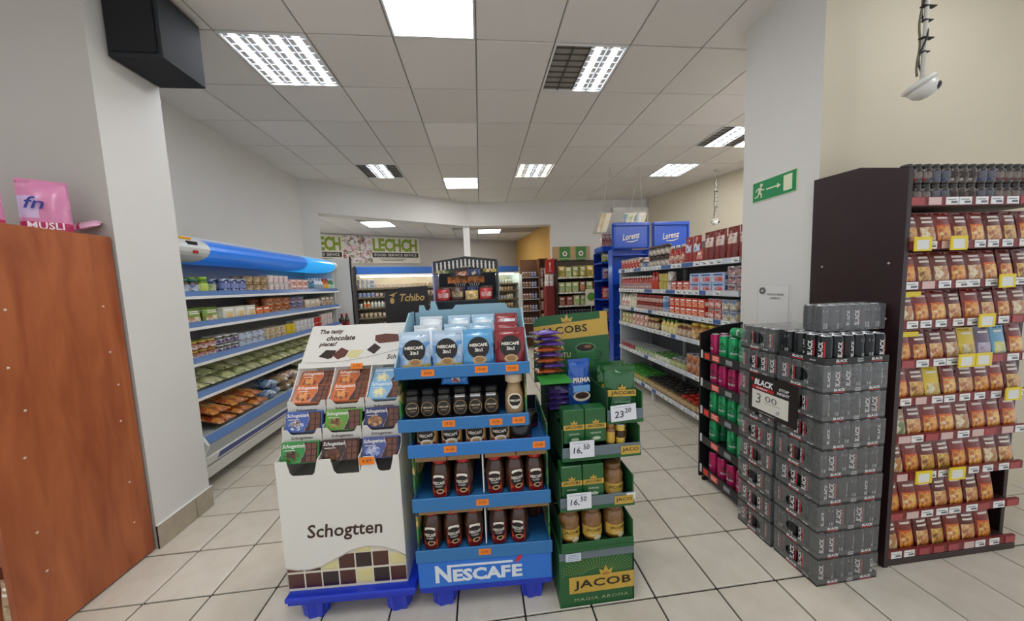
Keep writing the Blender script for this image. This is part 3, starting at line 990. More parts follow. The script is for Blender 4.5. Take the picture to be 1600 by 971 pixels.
L1 = k_bottle('small ketchup bottle', .03, .19, '#a82a1e', '#e9e4da', '#d9c9b4', art_c=['#d9cbb8', '#b3382a', '#8fa3c9'])
L2 = k_bottle('tall red sauce bottle', .036, .23, '#b03020', '#c93a2a', '#c4452c')
L3 = k_cup('yellow and green cup', .045, .1, '#d9b84a', '#e6d9a0', ['#d9b84a', '#7a9a3c', '#f0e6c4'])
L4 = k_can('white sauce tub', .045, .11, '#e9e4dc', None, ['#e9e4dc', '#a8a49c', '#f4f1ea', '#3a3a3a'], name='tub', cat='tub')
L5 = k_box('small red soup carton', .1, .06, .11, '#b8382a', ['#b8382a', '#e6a08a', '#f0dccb', '#7a2a1c'])
L6 = k_box('pale blue tuna carton', .15, .08, .09, '#a9bdd9', ['#c9d9ea', '#c4382f', '#8fa9d1', '#f0f3f6'], band='#2d4a94')
L7 = k_can('navy and red tuna tin', .045, .075, '#22304f', None, ['#22304f', '#c9a49c', '#b3463c', '#d9dfe6'])
L8 = k_pouch('beige soup pouch', .1, .06, .11, '#c9b48d', ['#b3663a', '#e6d2a8', '#8a4a2a'], art_v=(.1, .6))
run((X0, 4.60, 1.42), A, N, [(L1, 13, 2), (L2, 2), (L3, 2, 1, 2), (L4, 1, 1, 2), (L5, 3)], 'second grocery shelf', far_, gap=.004)
run((X0, 3.02, 1.42), A, N, [(L6, 3, 1, 2), (L7, 2, 1, 3)], 'second grocery shelf beside the pier', far_)
Q1 = k_bottle('white mayonnaise bottle', .042, .2, '#e9e2d2', '#d9d2c2', '#c4382f', art_c=['#e9e2d2', '#c4382f', '#f4efe4'])
Q2 = k_bottle('tall cream bottle', .03, .22, '#d9d0b4', '#c9c2a8', '#e6e0cc')
Q3 = k_jar('red-lidded sauce jar', .036, .1, '#6a1d18', '#b8281f', '#d9b0a0', ['#d9b0a0', '#8a2a22', '#efe0d4'])
Q4 = k_can('pale blue tall tub', .048, .2, '#a8bcd4', '#5f86b3', ['#a8bcd4', '#5f86b3', '#dfe7ef'], name='tub', cat='tub')
Q5 = k_box('orange tomato carton', .09, .06, .095, '#c9482c', ['#c9482c', '#e9a07a', '#f3dccb', '#a02c1c'])
Q6 = k_can('red and white tomato tin', .04, .1, '#c4332a', None, ['#efe6dc', '#c4332a', '#d98a7a', '#8a1f18'])
Q7 = k_can('cream fruit tin', .042, .1, '#d9cba8', None, ['#d9cba8', '#4a76a8', '#efe8d4', '#b88a4a'])
run((X0, 4.60, 1.16), A, N, [(Q1, 3, 2), (Q2, 3), (Q3, 8, 1, 2), (Q4, 1)], 'third grocery shelf', far_, gap=.005)
run((X0, 3.36, 1.16), A, N, [(Q5, 6, 1, 2)], 'third grocery shelf past the jars', far_, gap=.004)
run((X0, 2.78, 1.16), A, N, [(Q6, 2, 1, 2), (Q7, 2, 1, 2)], 'third grocery shelf beside the pier', far_)
W1 = k_pouch('green and cream pouch', .1, .06, .15, '#9fae5a', ['#efe6cf', '#c9a86a', '#7a9a3c', '#d98a8a'], art_v=(.2, .8), titles=1)
W2 = k_pouch('pink and cream pouch', .1, .06, .16, '#d9a8a0', ['#efe2cf', '#c9746a', '#e6c9b4', '#8a4a3a'], art_v=(.2, .8), titles=1)
W3 = k_bottle('yellow mustard bottle', .036, .17, '#d9c46a', '#3f8a3a', '#e6d9a0')
W4 = k_jar('brown relish jar', .036, .15, '#6a3a22', '#b89a5a', '#d9c9a8', ['#d9c9a8', '#8a4a2a', '#efe2c4'])
W5 = k_jar('big orange pickle jar', .055, .18, '#a8742e', '#d9b84a', '#e0c48a', ['#e0c48a', '#c9803a', '#f2e6c4', '#8a4a22'])
W6 = k_pouch('flat yellow pasta pack', .14, .08, .1, '#d9bc2c', ['#e6cf4a', '#c99a1a', '#f4e68a'], art_v=(.2, .9), titles=0)
run((X0, 4.60, .925), A, N, [(W1, 3), (W2, 4), (W4, 3, 2)], 'fourth grocery shelf', far_)
run((X0, 3.55, .925), A, N, [(W3, 4), (W4, 3)], 'fourth grocery shelf past the pouches', far_)
run((X0, 3.02, .925), A, N, [(W5, 4), (W6, 1)], 'fourth grocery shelf beside the black rack', far_)
U1 = k_can('wine red tin', .038, .09, '#7a1d2e', '#a8404a', ['#7a1d2e', '#c98a7a', '#4a1420'])
U2 = k_can('pea tin with green label', .04, .1, '#8fa06a', None, ['#c9c9a8', '#4a8a3a', '#e6e2cf', '#6a8a4a'])
U3 = k_jar('green-lidded horseradish jar', .036, .09, '#cfd2b0', '#3f7a34', '#dfe2cb')
U4 = k_can('copper bean tin', .04, .105, '#a8553a', None, ['#a8553a', '#d99a6a', '#7a3424', '#e6c4a0'])
U5 = k_can('blue corn tin', .045, .11, '#34549c', None, ['#34549c', '#8fa9d9', '#d9c96a'])
U6 = k_can('yellow-green corn tin', .045, .1, '#7a9a3a', None, ['#d9cf6a', '#5a8a34', '#efe9b0', '#3a6a2a'])
U7 = k_jar('grey-lidded salad jar', .04, .11, '#8a8a5a', '#8f9294', '#b9c08a')
run((X0, 4.60, .56), A, N, [(U1, 5, 3), (U2, 6, 3), (U3, 4, 3)], 'fifth grocery shelf', far_)
run((X0, 3.34, .56), A, N, [(U7, 3, 3), (U4, 5, 2, 2), (U5, 1, 1, 2), (U6, 2, 2)], 'fifth grocery shelf near half', far_)
V1 = k_jar('green-lidded gherkin jar', .041, .115, '#7a8a3a', '#3f9a34', '#cdb96a', ['#cdb96a', '#8a9a4a', '#e6dca0'])
V2 = k_jar('black-lidded pickle jar', .042, .12, '#8a6a3a', '#2b2724', '#c9b48a', ['#c9b48a', '#8a5a34', '#e6d6b0'])
V3 = k_jar('red-lidded pickle jar', .042, .12, '#8a5a34', '#b32820', '#d0b98a', ['#d0b98a', '#9a5a34', '#ead9b4'])
run((X0, 4.58, .165), A, N, [(V1, 8, 4), (V2, 8, 4), (V3, 8, 4)], 'bottom grocery shelf', far_, gap=.005)

# ------------------------------------------------------------------ blue snack racks behind the gondola
M_RACK = mat('#0d49b4', .3, coat=.4)
M_RACKD = mat('#0a2f86', .35)
for k, x in enumerate((2.085, 2.745)):
    t = thing('snack_rack', ('tall blue snack rack with raised lid header, beside the hanging banner', 'tall blue snack rack with raised lid header, nearer the side wall')[k], 'rack', (x, 4.80, 0), 0, 'blue snack racks')
    obj('side_panel', MB().cbox(0, .0, .02, .02, .16, 2.05, M_RACK, .006), t)
    obj('side_panel', MB().cbox(.60, .0, .02, .62, .16, 2.05, M_RACK, .006), t)
    obj('back_panel', MB().box(.021, .14, .05, .599, .155, 2.05, M_RACK), t)
    for z in (.3, .7, 1.1, 1.5, 1.95):
        obj('shelf', MB().cbox(.021, .01, z, .599, .139, z + .02, M_RACK, .004), t)
    h = obj('header', MB().cbox(.0, -.02, 2.052, .62, .03, 2.46, M_RACK, .03), t)
    obj('rim', MB().cbox(.01, -.045, 2.40, .61, -.0205, 2.455, M_RACK, .012), h)
    obj('rim', MB().cbox(.01, -.04, 2.06, .61, -.0205, 2.085, M_RACK, .01), h)
    obj('rim', MB().cbox(.01, -.04, 2.086, .04, -.0205, 2.399, M_RACK, .01), h)
    obj('rim', MB().cbox(.58, -.04, 2.086, .61, -.0205, 2.399, M_RACK, .01), h)
    g = mat('#e2d8b4', .5)
    MM = Matrix.Translation((.31, -.021, 2.2)) @ Matrix.Rotation(rad(8), 4, Vector((0, -1, 0)))
    lb = MB(MM)
    lb.text('Lorenz', (0, -.002, 0), X3, Z3, .095, g, width=.29, bold=.012, shear=.35, align='c')
    lb.prism([(-.1 + .2 * q / 8, -.028 - .018 * math.sin(PI * q / 8)) for q in range(9)] + [(.1 - .2 * q / 8, -.02 - .012 * math.sin(PI * q / 8)) for q in range(9)], (.01, -.002, 0), X3, Z3, .001, g)
    obj('lettering', lb, h)

t = thing('chip_rack', 'narrow blue rack of red chip bags behind the tall blue racks', 'rack', (2.10, 5.28, 0))
for z in (.45, .85, 1.22, 1.55, 1.86):
    obj('shelf', MB().cbox(0, 0, z, .55, .35, z + .03, M_RACK, .008), t)
obj('tray', MB().cbox(0, -.03, 2.06, .55, .35, 2.16, M_RACK, .02), t, label='blue top tray')
obj('back_panel', MB().box(.0, .351, .0, .55, .37, 2.06, M_RACKD), t)
obj('post', MB().box(.53, .0, 0, .55, .35, 2.06, M_RACK), t)
c1 = k_pouch('red chip bag', .15, .08, .2, '#b8261f', ['#d9b04a', '#b8261f', '#efe6dc'], art_v=(.15, .6), name='chip_bag')
c2 = k_pouch('blue and orange chip bag', .15, .08, .22, '#1f3f8a', ['#d9602a', '#1f3f8a', '#f0c98a'], art_v=(.15, .7), name='chip_bag')
c3 = k_pouch('green chip bag', .15, .08, .15, '#7a8a3a', ['#c9b04a', '#4a6a2a', '#efe6b0'], art_v=(.15, .7), name='chip_bag')
for z, K, w in ((1.891, c3, 'top shelf'), (1.581, c2, 'second shelf'), (1.251, c1, 'third shelf'), (.881, c2, 'fourth shelf'), (.481, c1, 'fifth shelf')):
    run((2.12, 5.285, z), X3, -Y3, [(K, 3)], w + ' of the narrow blue rack', 'aisle side', gap=.01)
c4 = k_box('slim pink snack box', .06, .05, .2, '#d9a8a0', ['#d9a8a0', '#b3463c', '#f0e2d4'])
run((2.11, 5.27, 2.161), X3, -Y3, [(c4, 6)], 'blue tray of the narrow blue rack', 'aisle side')

# slanting banner hung from the ceiling above the aisle
t = thing('hanging_banner', 'grey ceiling banner with coloured slanted stripes above the blue racks', 'banner', (0, 5.02, 0))
bx = [(1.86, 2.33), (2.72, 2.36), (2.78, 2.68), (1.98, 2.67)]
obj('board', MB().prism(bx, (0, 0, 0), X3, Z3, .012, mat('#a49f95', .6)), t)
pr = MB()
for x0, w, c in ((1.92, .07, '#cfae6a'), (1.985, .1, '#e2d6ae'), (2.30, .07, '#3f6a8a'), (2.37, .03, '#cfd6b4'), (2.40, .07, '#8a9a4a'), (2.47, .02, '#e6e2cf'), (2.49, .06, '#4a6a72'), (2.55, .09, '#a9bcc0'), (2.64, .05, '#d9cdb0')):
    pr.prism([(x0, 2.35), (x0 + w, 2.35), (x0 + w + .1, 2.655), (x0 + .1, 2.655)], (0, -.0015, 0), X3, Z3, .001, art([c, '#e9e2cf', c], 14, .6) if w > .05 else mat(c, .6))
obj('print', pr, t)
for x in (2.02, 2.5):
    obj('string', MB().tube([(x, .006, 2.66), (x + .15, .006, H)], .003, mat('#cfcac2', .7), 5), t)
    obj('string', MB().tube([(x + .22, .006, 2.66), (x + .15, .006, H)], .003, mat('#cfcac2', .7), 5), t)


# ------------------------------------------------------------------ snack shelf on the back wall
M_DARKW = mat('#2a1d18', .45)
sn = thing('snack_shelf', 'dark framed snack shelf with a cardboard header on the white back wall', 'shelf unit')
obj('side_panel', MB().cbox(1.60, 6.48, 0, 1.625, 7.02, 2.06, M_DARKW, .003), sn)
obj('side_panel', MB().cbox(2.95, 6.48, 0, 2.975, 6.90, 1.7, M_DARKW, .003), sn)
obj('back_panel', MB().box(1.626, 6.985, .05, 2.949, 7.0, 2.05, mat('#4a3a30', .6)), sn)
for k, z in enumerate((1.66, 1.34, 1.06, .8, .45)):
    s = obj('shelf', MB().cbox(1.626, 6.49, z - .02, 2.949, 6.984, z, mat('#5a4a3e', .5), .002), sn)
    rail(1.32, .035, mat('#b9b0a4', .5), ['#eef0ee', '#e8dfc0'], .07, .03, 12, s, (1.628, 6.489, z - .02), X3, Z3, seed=40 + k)
hd = obj('header', MB().cbox(1.64, 6.95, 2.061, 2.50, 6.97, 2.36, mat('#b99a70', .7), .003), sn)
for x in (1.80, 2.17):
    MM = MB()
    MM.prism([(0, .06), (.03, 0), (.21, 0), (.24, .06), (.24, .31), (0, .31)], (x, 6.948, 2.045), X3, Z3, .003, mat('#3f7a2c', .5))
    MM.lathe([(.05, 0, mat('#efeee6', .5)), (.05, .001, mat('#efeee6', .5))], 20, 0, 0, 0) if False else None
    disc = [(x + .12 + .055 * math.cos(2 * PI * q / 20), 2.20 + .055 * math.sin(2 * PI * q / 20)) for q in range(20)]
    MM.prism(disc, (0, 6.9465, 0), X3, Z3, .0008, mat('#efeee6', .5))
    disc = [(x + .12 + .03 * math.cos(2 * PI * q / 16), 2.20 + .03 * math.sin(2 * PI * q / 16)) for q in range(16)]
    MM.prism(disc, (0, 6.9455, 0), X3, Z3, .0008, mat('#8a5a3a', .5))
    MM.text('Przysnacki', (x + .12, 6.945, 2.075), X3, Z3, .035, mat('#f2f2ea', .5), width=.2, align='c')
    obj('badge', MM, hd)
s1 = k_pouch('olive snack bag', .15, .09, .24, '#8a8a3a', ['#c9b04a', '#6a7a2a', '#e6dca0', '#a8742e'], art_v=(.15, .65), name='snack_bag', scale=20)
s2 = k_pouch('yellow snack bag', .15, .09, .24, '#c9a83a', ['#e6cf6a', '#a8742e', '#7a8a2a', '#f0e6b0'], art_v=(.15, .65), name='snack_bag', scale=20)
s3 = k_pouch('brown snack bag', .14, .09, .24, '#5a2a1c', ['#8a4a2a', '#c98a4a', '#3a1a12'], art_v=(.15, .65), name='snack_bag', scale=20)
s4 = k_pouch('pale green snack bag', .14, .09, .22, '#b3b878', ['#d9d9a8', '#7a9a4a', '#e9e4c4'], art_v=(.15, .65), name='snack_bag', scale=20)
s5 = k_pouch('red brown snack bag', .15, .09, .2, '#8a3a2a', ['#c97a5a', '#6a2a1c', '#e0b89a'], art_v=(.15, .65), name='snack_bag', scale=20)
run((1.65, 6.50, 1.66), X3, -Y3, [(s2, 1), (s4, 1), (s1, 2), (s2, 2), (s1, 2)], 'top shelf under the cardboard header', 'dark side', gap=.008)
run((1.65, 6.62, 1.91), X3, -Y3, [(None, .5), (s4, 2), (s1, 1)], 'bags heaped under the cardboard header', 'dark side', gap=.05) if False else None
run((1.65, 6.50, 1.34), X3, -Y3, [(s4, 3), (s3, 1), (s4, 1), (s3, 3)], 'second shelf under the cardboard header', 'dark side', gap=.012)
run((1.65, 6.50, 1.06), X3, -Y3, [(s5, 2), (s4, 2), (s1, 3)], 'third shelf under the cardboard header', 'dark side', gap=.012)
nb = k_bottle('small dark sauce bottle', .03, .17, '#3a3442', '#8a7f8f', '#6a6f9a')
run((1.65, 6.50, .80), X3, -Y3, [(nb, 18, 2)], 'fourth shelf below cardboard header', 'dark side', gap=.008)
run((1.65, 6.50, .45), X3, -Y3, [(s4, 5), (s1, 3)], 'bottom shelf under the cardboard header', 'dark side', gap=.01)
t = thing('shelf_sign', 'white card with a green round logo standing before the snack shelf', 'sign', (2.2, 6.43, 0))
obj('card', MB().cbox(0, 0, 1.06, .25, .006, 1.40, mat('#dcd6be', .6), .001), t)
obj('logo', MB().prism([(.125 + .09 * math.cos(2 * PI * q / 24), 1.24 + .09 * math.sin(2 * PI * q / 24)) for q in range(24)], (0, -.001, 0), X3, Z3, .0009, mat('#5a8a34', .5)), t)
obj('stem', MB().tube([(.125, .008, 0.0), (.125, .008, 1.1)], .006, M_METAL, 6), t)

# smaller stand in the back room next to the yellow wall
bs = thing('confectionery_stand', 'wooden confectionery stand with packed shelves before the yellow wall', 'shelf unit')
M_WOOD = mat('#8a5a38', .5, noise=.2, scale=6)
obj('side_panel', MB().cbox(.98, 7.42, 0, 1.0, 7.72, 1.8, M_GON, .003), bs)
obj('side_panel', MB().cbox(1.40, 7.42, 0, 1.425, 7.72, 2.15, M_WOOD, .003), bs)
obj('back_panel', MB().box(1.001, 7.70, 0, 1.62, 7.72, 2.15, M_WOOD), bs)
obj('top_panel', MB().cbox(1.426, 7.42, 2.13, 1.62, 7.699, 2.15, M_WOOD, .002), bs)
for z in (.3, .62, .92, 1.2, 1.48, 1.72):
    obj('shelf', MB().cbox(1.001, 7.42, z - .02, 1.399, 7.69, z, M_GON, .002), bs)
    obj('shelf', MB().cbox(1.426, 7.42, z - .02, 1.62, 7.69, z, M_WOOD, .002), bs)
q1 = k_box('brown chocolate carton', .06, .06, .14, '#8a5a3a', ['#8a5a3a', '#c9a27a', '#4a2a1c', '#d9c9b0'])
q2 = k_box('navy sweets carton', .06, .06, .14, '#3a4a7a', ['#3a4a7a', '#a8b4d0', '#c4553a'])
q3 = k_cup('white praline tub', .045, .1, '#e0d6c9', '#efe9e0', ['#e0d6c9', '#8a2a2a', '#f4efe6'])
for z, w in ((1.72, 'top'), (1.48, 'second'), (1.2, 'third'), (.92, 'fourth'), (.62, 'fifth')):
    run((1.01, 7.43, z), X3, -Y3, [(q1, 3, 1, 1), (q2, 2, 1, 1)], w + ' shelf of the confectionery stand', 'chiller side', gap=.01)
    run((1.43, 7.43, z), X3, -Y3, [(q3, 2, 1, 2)], w + ' shelf of the confectionery stand', 'wooden side', gap=.004)
t = thing('poster_board', 'red display card leaning at the dark side of the snack shelf', 'poster', (1.40, 6.62, 0))
obj('card', MB().prism([(0, 0), (.19, 0), (.19, .32), (0, .27)], (0, 0, 1.77), X3, Z3, .012, mat('#b8221c', .45)), t)
obj('emblem', MB().prism([(.085, .07), (.105, .07), (.105, .17), (.12, .2), (.095, .24), (.07, .2), (.085, .17)], (0, -.0125, 1.77), X3, Z3, .001, mat('#e9c9b4', .5)).prism([(0, 0)] and [(.06, .04), (.13, .04), (.13, .055), (.06, .055)], (0, -.0125, 1.77), X3, Z3, .001, mat('#e9c9b4', .5)), t)
obj('stand', MB().cbox(0.0, .0, 0, .19, .3, 1.5, mat('#7a2420', .5), .004), t)
for k, z in enumerate((1.501, 1.64)):
    pass
pk = k_pouch('white and red candy bag', .09, .07, .12, '#e6ddd6', ['#b3262a', '#efe8e2', '#7a3a34'], art_v=(.1, .5), titles=0, name='candy_bag')
run((1.405, 6.63, 1.501), X3, -Y3, [(pk, 2, 2, 2)], 'red card stand', 'dark side', gap=.004)

# ------------------------------------------------------------------ sachet shelf on the right
M_WENGE = mat('#2e1a1c', .42, noise=.25, scale=5)
M_WENG2 = mat('#3a201a', .5)
SX0, SX1, SYF, SYB = 2.045, 2.905, 1.335, 1.765
sh = thing('sachet_shelf', 'dark wenge shelf packed with brown seasoning sachets against the cream wall', 'shelf unit')
obj('side_panel', MB().prism([(1.335, 0), (1.765, 0), (1.765, 2.09), (1.70, 2.115), (1.335, 2.115)], (SX0 + .025, 0, 0), Y3, Z3, -.025, M_WENGE) if False else
    MB().prism([(-1.765, 0), (-1.335, 0), (-1.335, 2.045), (-1.53, 2.115), (-1.765, 2.125)], (SX0, 0, 0), -Y3, Z3, .025, M_WENGE), sh, label='broad plain end panel')
obj('side_panel', MB().cbox(SX1 - .025, SYF + .06, .0, SX1, SYB, 1.75, M_WENGE, .002), sh)
obj('back_panel', MB().box(SX0 + .026, SYB - .015, .03, SX1 - .026, SYB - .001, 2.02, M_WENG2), sh)
obj('plinth', MB().cbox(SX0 + .026, SYF + .005, 0, SX1 - .026, SYB - .02, .034, M_WENGE, .002), sh)
RZ = (1.885, 1.675, 1.48, 1.285, 1.085, .89, .69, .485, .27, .055)
M_RRAIL = mat('#7a2024', .4)
for k, z in enumerate(RZ):
    s = obj('shelf', MB().cbox(SX0 + .026, SYF + .008, z - .018, SX1 - .026, SYB - .016, z, M_WENG2, .002), sh)
    rail(SX1 - SX0 - .054, .042, M_RRAIL, ['#eef0ee', '#eef0ee', '#f2efe8', '#d9b9b4', '#a8484a'], .062 if k % 2 else .07, .036, 9, s, (SX0 + .027, SYF + .006, z - .016), X3, Z3, seed=60 + k, skip=.04)
cap_me2 = MB().lathe([(.006, 0, mat('#b9aaa0', .5)), (.005, .0015, mat('#b9aaa0', .5))], 8).mesh('screw_cap')
for y in (1.39, 1.70):
    for z in (1.60, 1.32, 1.02, .62):
        obj('screw_cap', cap_me2, sh, (SX0, y, z), rot=(0, -PI / 2, 0))
MR = '#6e1a12'
SK = []
specs = [('two-line brown sachet', MR, FOOD, None, 2), ('orange-banner sachet', '#7a2014', FOOD2, '#e0702a', 1), ('dark pasta sachet', '#5e1610', FOOD3, None, 2),
         ('red orange-banner sachet', '#862418', FOOD, '#d85f20', 1), ('green-garnish sachet', '#6a2016', ['#5a7a2a', '#c9862e', '#e9c46a', '#7a2a16', '#a8b04a'], None, 2),
         ('pale-dish sachet', '#74301e', ['#e6cf9a', '#b3702e', '#f2e6c4', '#7a3a1c'], None, 2)]
for i, (look, body, pal, ban, tl) in enumerate(specs):
    SK.append(k_pouch(look, .1, .024, .165, body, pal, band='#efe2d6', name='sachet', cat='sachet', crimp=.005, titles=tl, art_v=(.06, .56), seed=20 + i, scale=30, banner=ban, stand=False))
YK = k_pouch('yellow sachet', .1, .022, .158, '#e0c22a', ['#f0e07a', '#c9a01a', '#e9e2c4', '#6a8a2a'], name='sachet', cat='sachet', titles=1, seed=31, stand=False)
PK = k_pouch('purple sachet', .1, .022, .16, '#6a5a74', ['#8a7a94', '#c9bcd0', '#4a3a54'], name='sachet', cat='sachet', titles=1, seed=32, stand=False)
BK = k_pouch('light blue sachet', .1, .022, .16, '#6aa8c9', ['#8fc4dd', '#e0d22a', '#d9e8ef'], name='sachet', cat='sachet', titles=1, seed=33, stand=False)
WK = k_pouch('beige wrap sachet', .088, .024, .14, '#a88a6a', ['#c9b48a', '#4a7a2a', '#e6dcc4', '#8a4a2a'], name='sachet', cat='sachet', titles=0, art_v=(.1, .8), seed=34, stand=False)
rs = random.Random(17)
ROWN = ('second', 'third', 'fourth', 'fifth', 'sixth', 'seventh', 'eighth', 'ninth', 'bottom')
for k, z in enumerate(RZ[1:]):
    n = 8
    prev = None
    for i in range(n):
        x = SX0 + .083 + i * (SX1 - SX0 - .170) / (n - 1)
        c = rs.choice([q for q in SK if q is not prev])
        prev = c
        if k == 3 and i in (4, 5, 6):
            c = (YK, PK, BK)[i - 4]
        if k == 5 and i == 0:
            c = WK
        if k == 6 and i in (2, 3):
            c = SK[4]
        if k in (7, 8) and i == 7:
            continue
        if k == 4 and i == 2:
            c = YK
        for back in (0, 1):
            o = c.at((x + rs.uniform(-.003, .003), SYF + .03 + back * .03, z + .003), rad(rs.uniform(-3, 3)),
                     '%s, %s from end panel%s, %s row of the dark shelf' % (c.look, ORD[i], ', behind' if back else '', ROWN[k]), 'sachets in the %s row of the dark shelf' % ROWN[k])
            o.rotation_euler.x = rad(-9)
# yellow talkers fixed to single price tags
tk = MB()
for a in ((-.048, -.032, -.034, .036), (.034, -.032, .048, .036), (-.034, .022, .034, .036), (-.034, -.032, .034, -.024)):
    tk.box(a[0], -.004, a[1], a[2], 0, a[3], mat('#ecd21c', .45))
tk.box(-.034, -.003, -.024, .034, -.001, .022, mat('#e4e6e2', .5))
tkm = tk.mesh('shelf_talker')
for k, i in ((1, 0), (1, 2), (2, 5), (4, 3), (5, 6), (7, 1), (7, 3), (4, 4), (3, 4)):
    if k < len(RZ):
        obj('shelf_talker', tkm, sh, (SX0 + .08 + i * .101, SYF - .012, RZ[k] + .008), label='yellow frame round a price tag')
for k, i, w in ((3, 0, .09), (4, 0, .09)):
    obj('shelf_strip', MB().cbox(SX0 + .03, SYF + .004, RZ[k] + .145, SX0 + .03 + w, SYF + .008, RZ[k] + .17, mat('#e0c72a', .5), .001), sh, label='yellow strip')
j1 = k_jar('dark spice jar', .024, .093, '#2e2420', '#26221f', '#8a3a34', ['#8a2a26', '#2a2220', '#8a7f76', '#2a2a3a'])
j2 = k_jar('spice jar with blue label', .024, .093, '#3a3430', '#26221f', '#3a4a8a', ['#2f3c78', '#6a6a74', '#24242c'])
j3 = k_jar('white-labelled spice jar', .024, .093, '#4a4038', '#2a2623', '#b9b2a6', ['#b9b2a6', '#5a4a40', '#2e2622', '#d9d2c6'])
run((SX0 + .034, SYF + .02, 1.886), X3, -Y3, [(j1, 3, 1, 2), (j2, 2, 1, 2), (j1, 0), (j3, 3, 1, 2)], 'top row of the dark shelf', 'end panel', gap=.004)
run((SX0 + .455, SYF + .02, 1.886), X3, -Y3, [(j2, 2, 1, 2), (j1, 4, 1, 2), (j3, 1, 1, 2)], 'far half of dark top row', 'jars', gap=.004)

# ------------------------------------------------------------------ stack of energy drink packs
M_CAN = mat('#25282a', .28, metal=.35, noise=.2, scale=30)
M_CAN2 = mat('#33373a', .3, metal=.4)
M_ALU = mat('#c3c6c8', .25, metal=.9)
M_RED = mat('#b3202a', .4)
M_LW = mat('#e6e6e6', .45)
M_CTRAY = mat('#2b2a2b', .6)
FILM = film_material('#c9ced2', .14, .095)
CR, CH = .0272, .134


def energy_can(ang, style):
    b = MB(Matrix.Rotation(ang, 4, 'Z'))
    b.lathe([(CR * .78, 0, M_ALU), (CR * .95, .004, M_CAN), (CR, .010, M_CAN), (CR, CH - .012, M_CAN), (CR * .86, CH - .003, M_ALU), (CR * .88, CH, M_ALU), (CR * .8, CH, M_ALU), (CR * .78, CH - .004, M_ALU)], 16)
    b.wrapm = None
    if style in (0, 1):
        w = CR + .0007
        V, F, tw, th = text_shape('BLACK', .03, .0, .95)
        # letters run up the can
        vs = [((.006 - bb * .019 / th), (.03 + a * .076 / tw)) for a, bb in V]
        b.put([(w * math.sin(x / w), -w * math.cos(x / w), z) for x, z in vs], F, M_LW)
        vs, fs = [], []
        for q in range(3):
            t = .009 + .0055 * q / 2
            vs += [(w * math.sin(t / w), -w * math.cos(t / w), .03), (w * math.sin(t / w), -w * math.cos(t / w), .106)]
        b.put(vs, [(0, 2, 3, 1), (2, 4, 5, 3)], M_RED)
    else:
        w = CR + .0007
        vs = []
        for x0, x1, z0, z1 in ((-.006, .010, .016, .044), (-.010, .008, .10, .104), (-.010, .012, .108, .112)):
            for x, z in ((x0, z0), (x1, z0), (x1, z1), (x0, z1)):
                vs.append((w * math.sin(x / w), -w * math.cos(x / w), z))
        b.put(vs, [(0, 1, 2, 3), (4, 5, 6, 7), (8, 9, 10, 11)], mat('#9c9fa0', .5))
    return b.mesh('can')


CANS = [energy_can(a, s) for a, s in ((-.1, 0), (.25, 1), (-.5, 0), (.1, 2), (-.3, 2), (.6, 1))]
CANL = [energy_can(a - PI / 2, s) for a, s in ((-.1, 0), (.25, 1), (-.4, 0), (.1, 2), (.5, 1))]
rc = random.Random(23)
TW, TD, LH = .345, .228, .1412
PITX, PITY = .0563, .0562


def ring_quad(b, o, r, u, w, h, cx, cy, rx, ry, m, n=20):
    """rectangle w x h with an oval hole"""
    o, r, u = Vector(o), Vector(r), Vector(u)
    outer, inner = [], []
    for q in range(n):
        a = 2 * PI * q / n
        ca, sa = math.cos(a), math.sin(a)
        inner.append((cx + rx * ca, cy + ry * sa))
        k = min((w - cx if ca > 0 else cx) / max(abs(ca), 1e-6), (h - cy if sa > 0 else cy) / max(abs(sa), 1e-6))
        outer.append((cx + k * ca, cy + k * sa))
    for px, py in ((0, 0), (w, 0), (w, h), (0, h)):
        q = min(range(n), key=lambda i: (outer[i][0] - px) ** 2 + (outer[i][1] - py) ** 2)
        outer[q] = (px, py)
    v = [tuple(o + r * a + u * c) for a, c in outer + inner]
    b.put(v, [(i, (i + 1) % n, n + (i + 1) % n, n + i) for i in range(n)], m, True)


def film_shell():
    b = MB()
    x0, y0, x1, y1, z0, z1 = -TW / 2 - .001, -TD / 2 - .001, TW / 2 + .001, TD / 2 + .001, .012, .1385
    ring_quad(b, (x0, y1, z0), -Y3, Z3, y1 - y0, z1 - z0, (y1 - y0) * .5, .062, .045, .034, FILM)
    ring_quad(b, (x1, y0, z0), Y3, Z3, y1 - y0, z1 - z0, (y1 - y0) * .5, .062, .045, .034, FILM)
    b.quad((x0, y0, z0), X3, Z3, x1 - x0, z1 - z0, FILM)
    b.quad((x0, y0, z1), X3, Y3, x1 - x0, y1 - y0, FILM)
    b.quad((x1, y1, z0), -X3, Z3, x1 - x0, z1 - z0, FILM)
    return b.mesh('film')


def tray_mesh():
    b = MB().box(-TW / 2, -TD / 2, 0, TW / 2, TD / 2, .003, M_CTRAY)
    b.box(-TW / 2, -TD / 2, .003, TW / 2, -TD / 2 + .002, .032, M_CTRAY).box(-TW / 2, TD / 2 - .002, .003, TW / 2, TD / 2, .032, M_CTRAY)
    b.box(-TW / 2, -TD / 2 + .002, .003, -TW / 2 + .002, TD / 2 - .002, .032, M_CTRAY).box(TW / 2 - .002, -TD / 2 + .002, .003, TW / 2, TD / 2 - .002, .032, M_CTRAY)
    return b.mesh('tray')


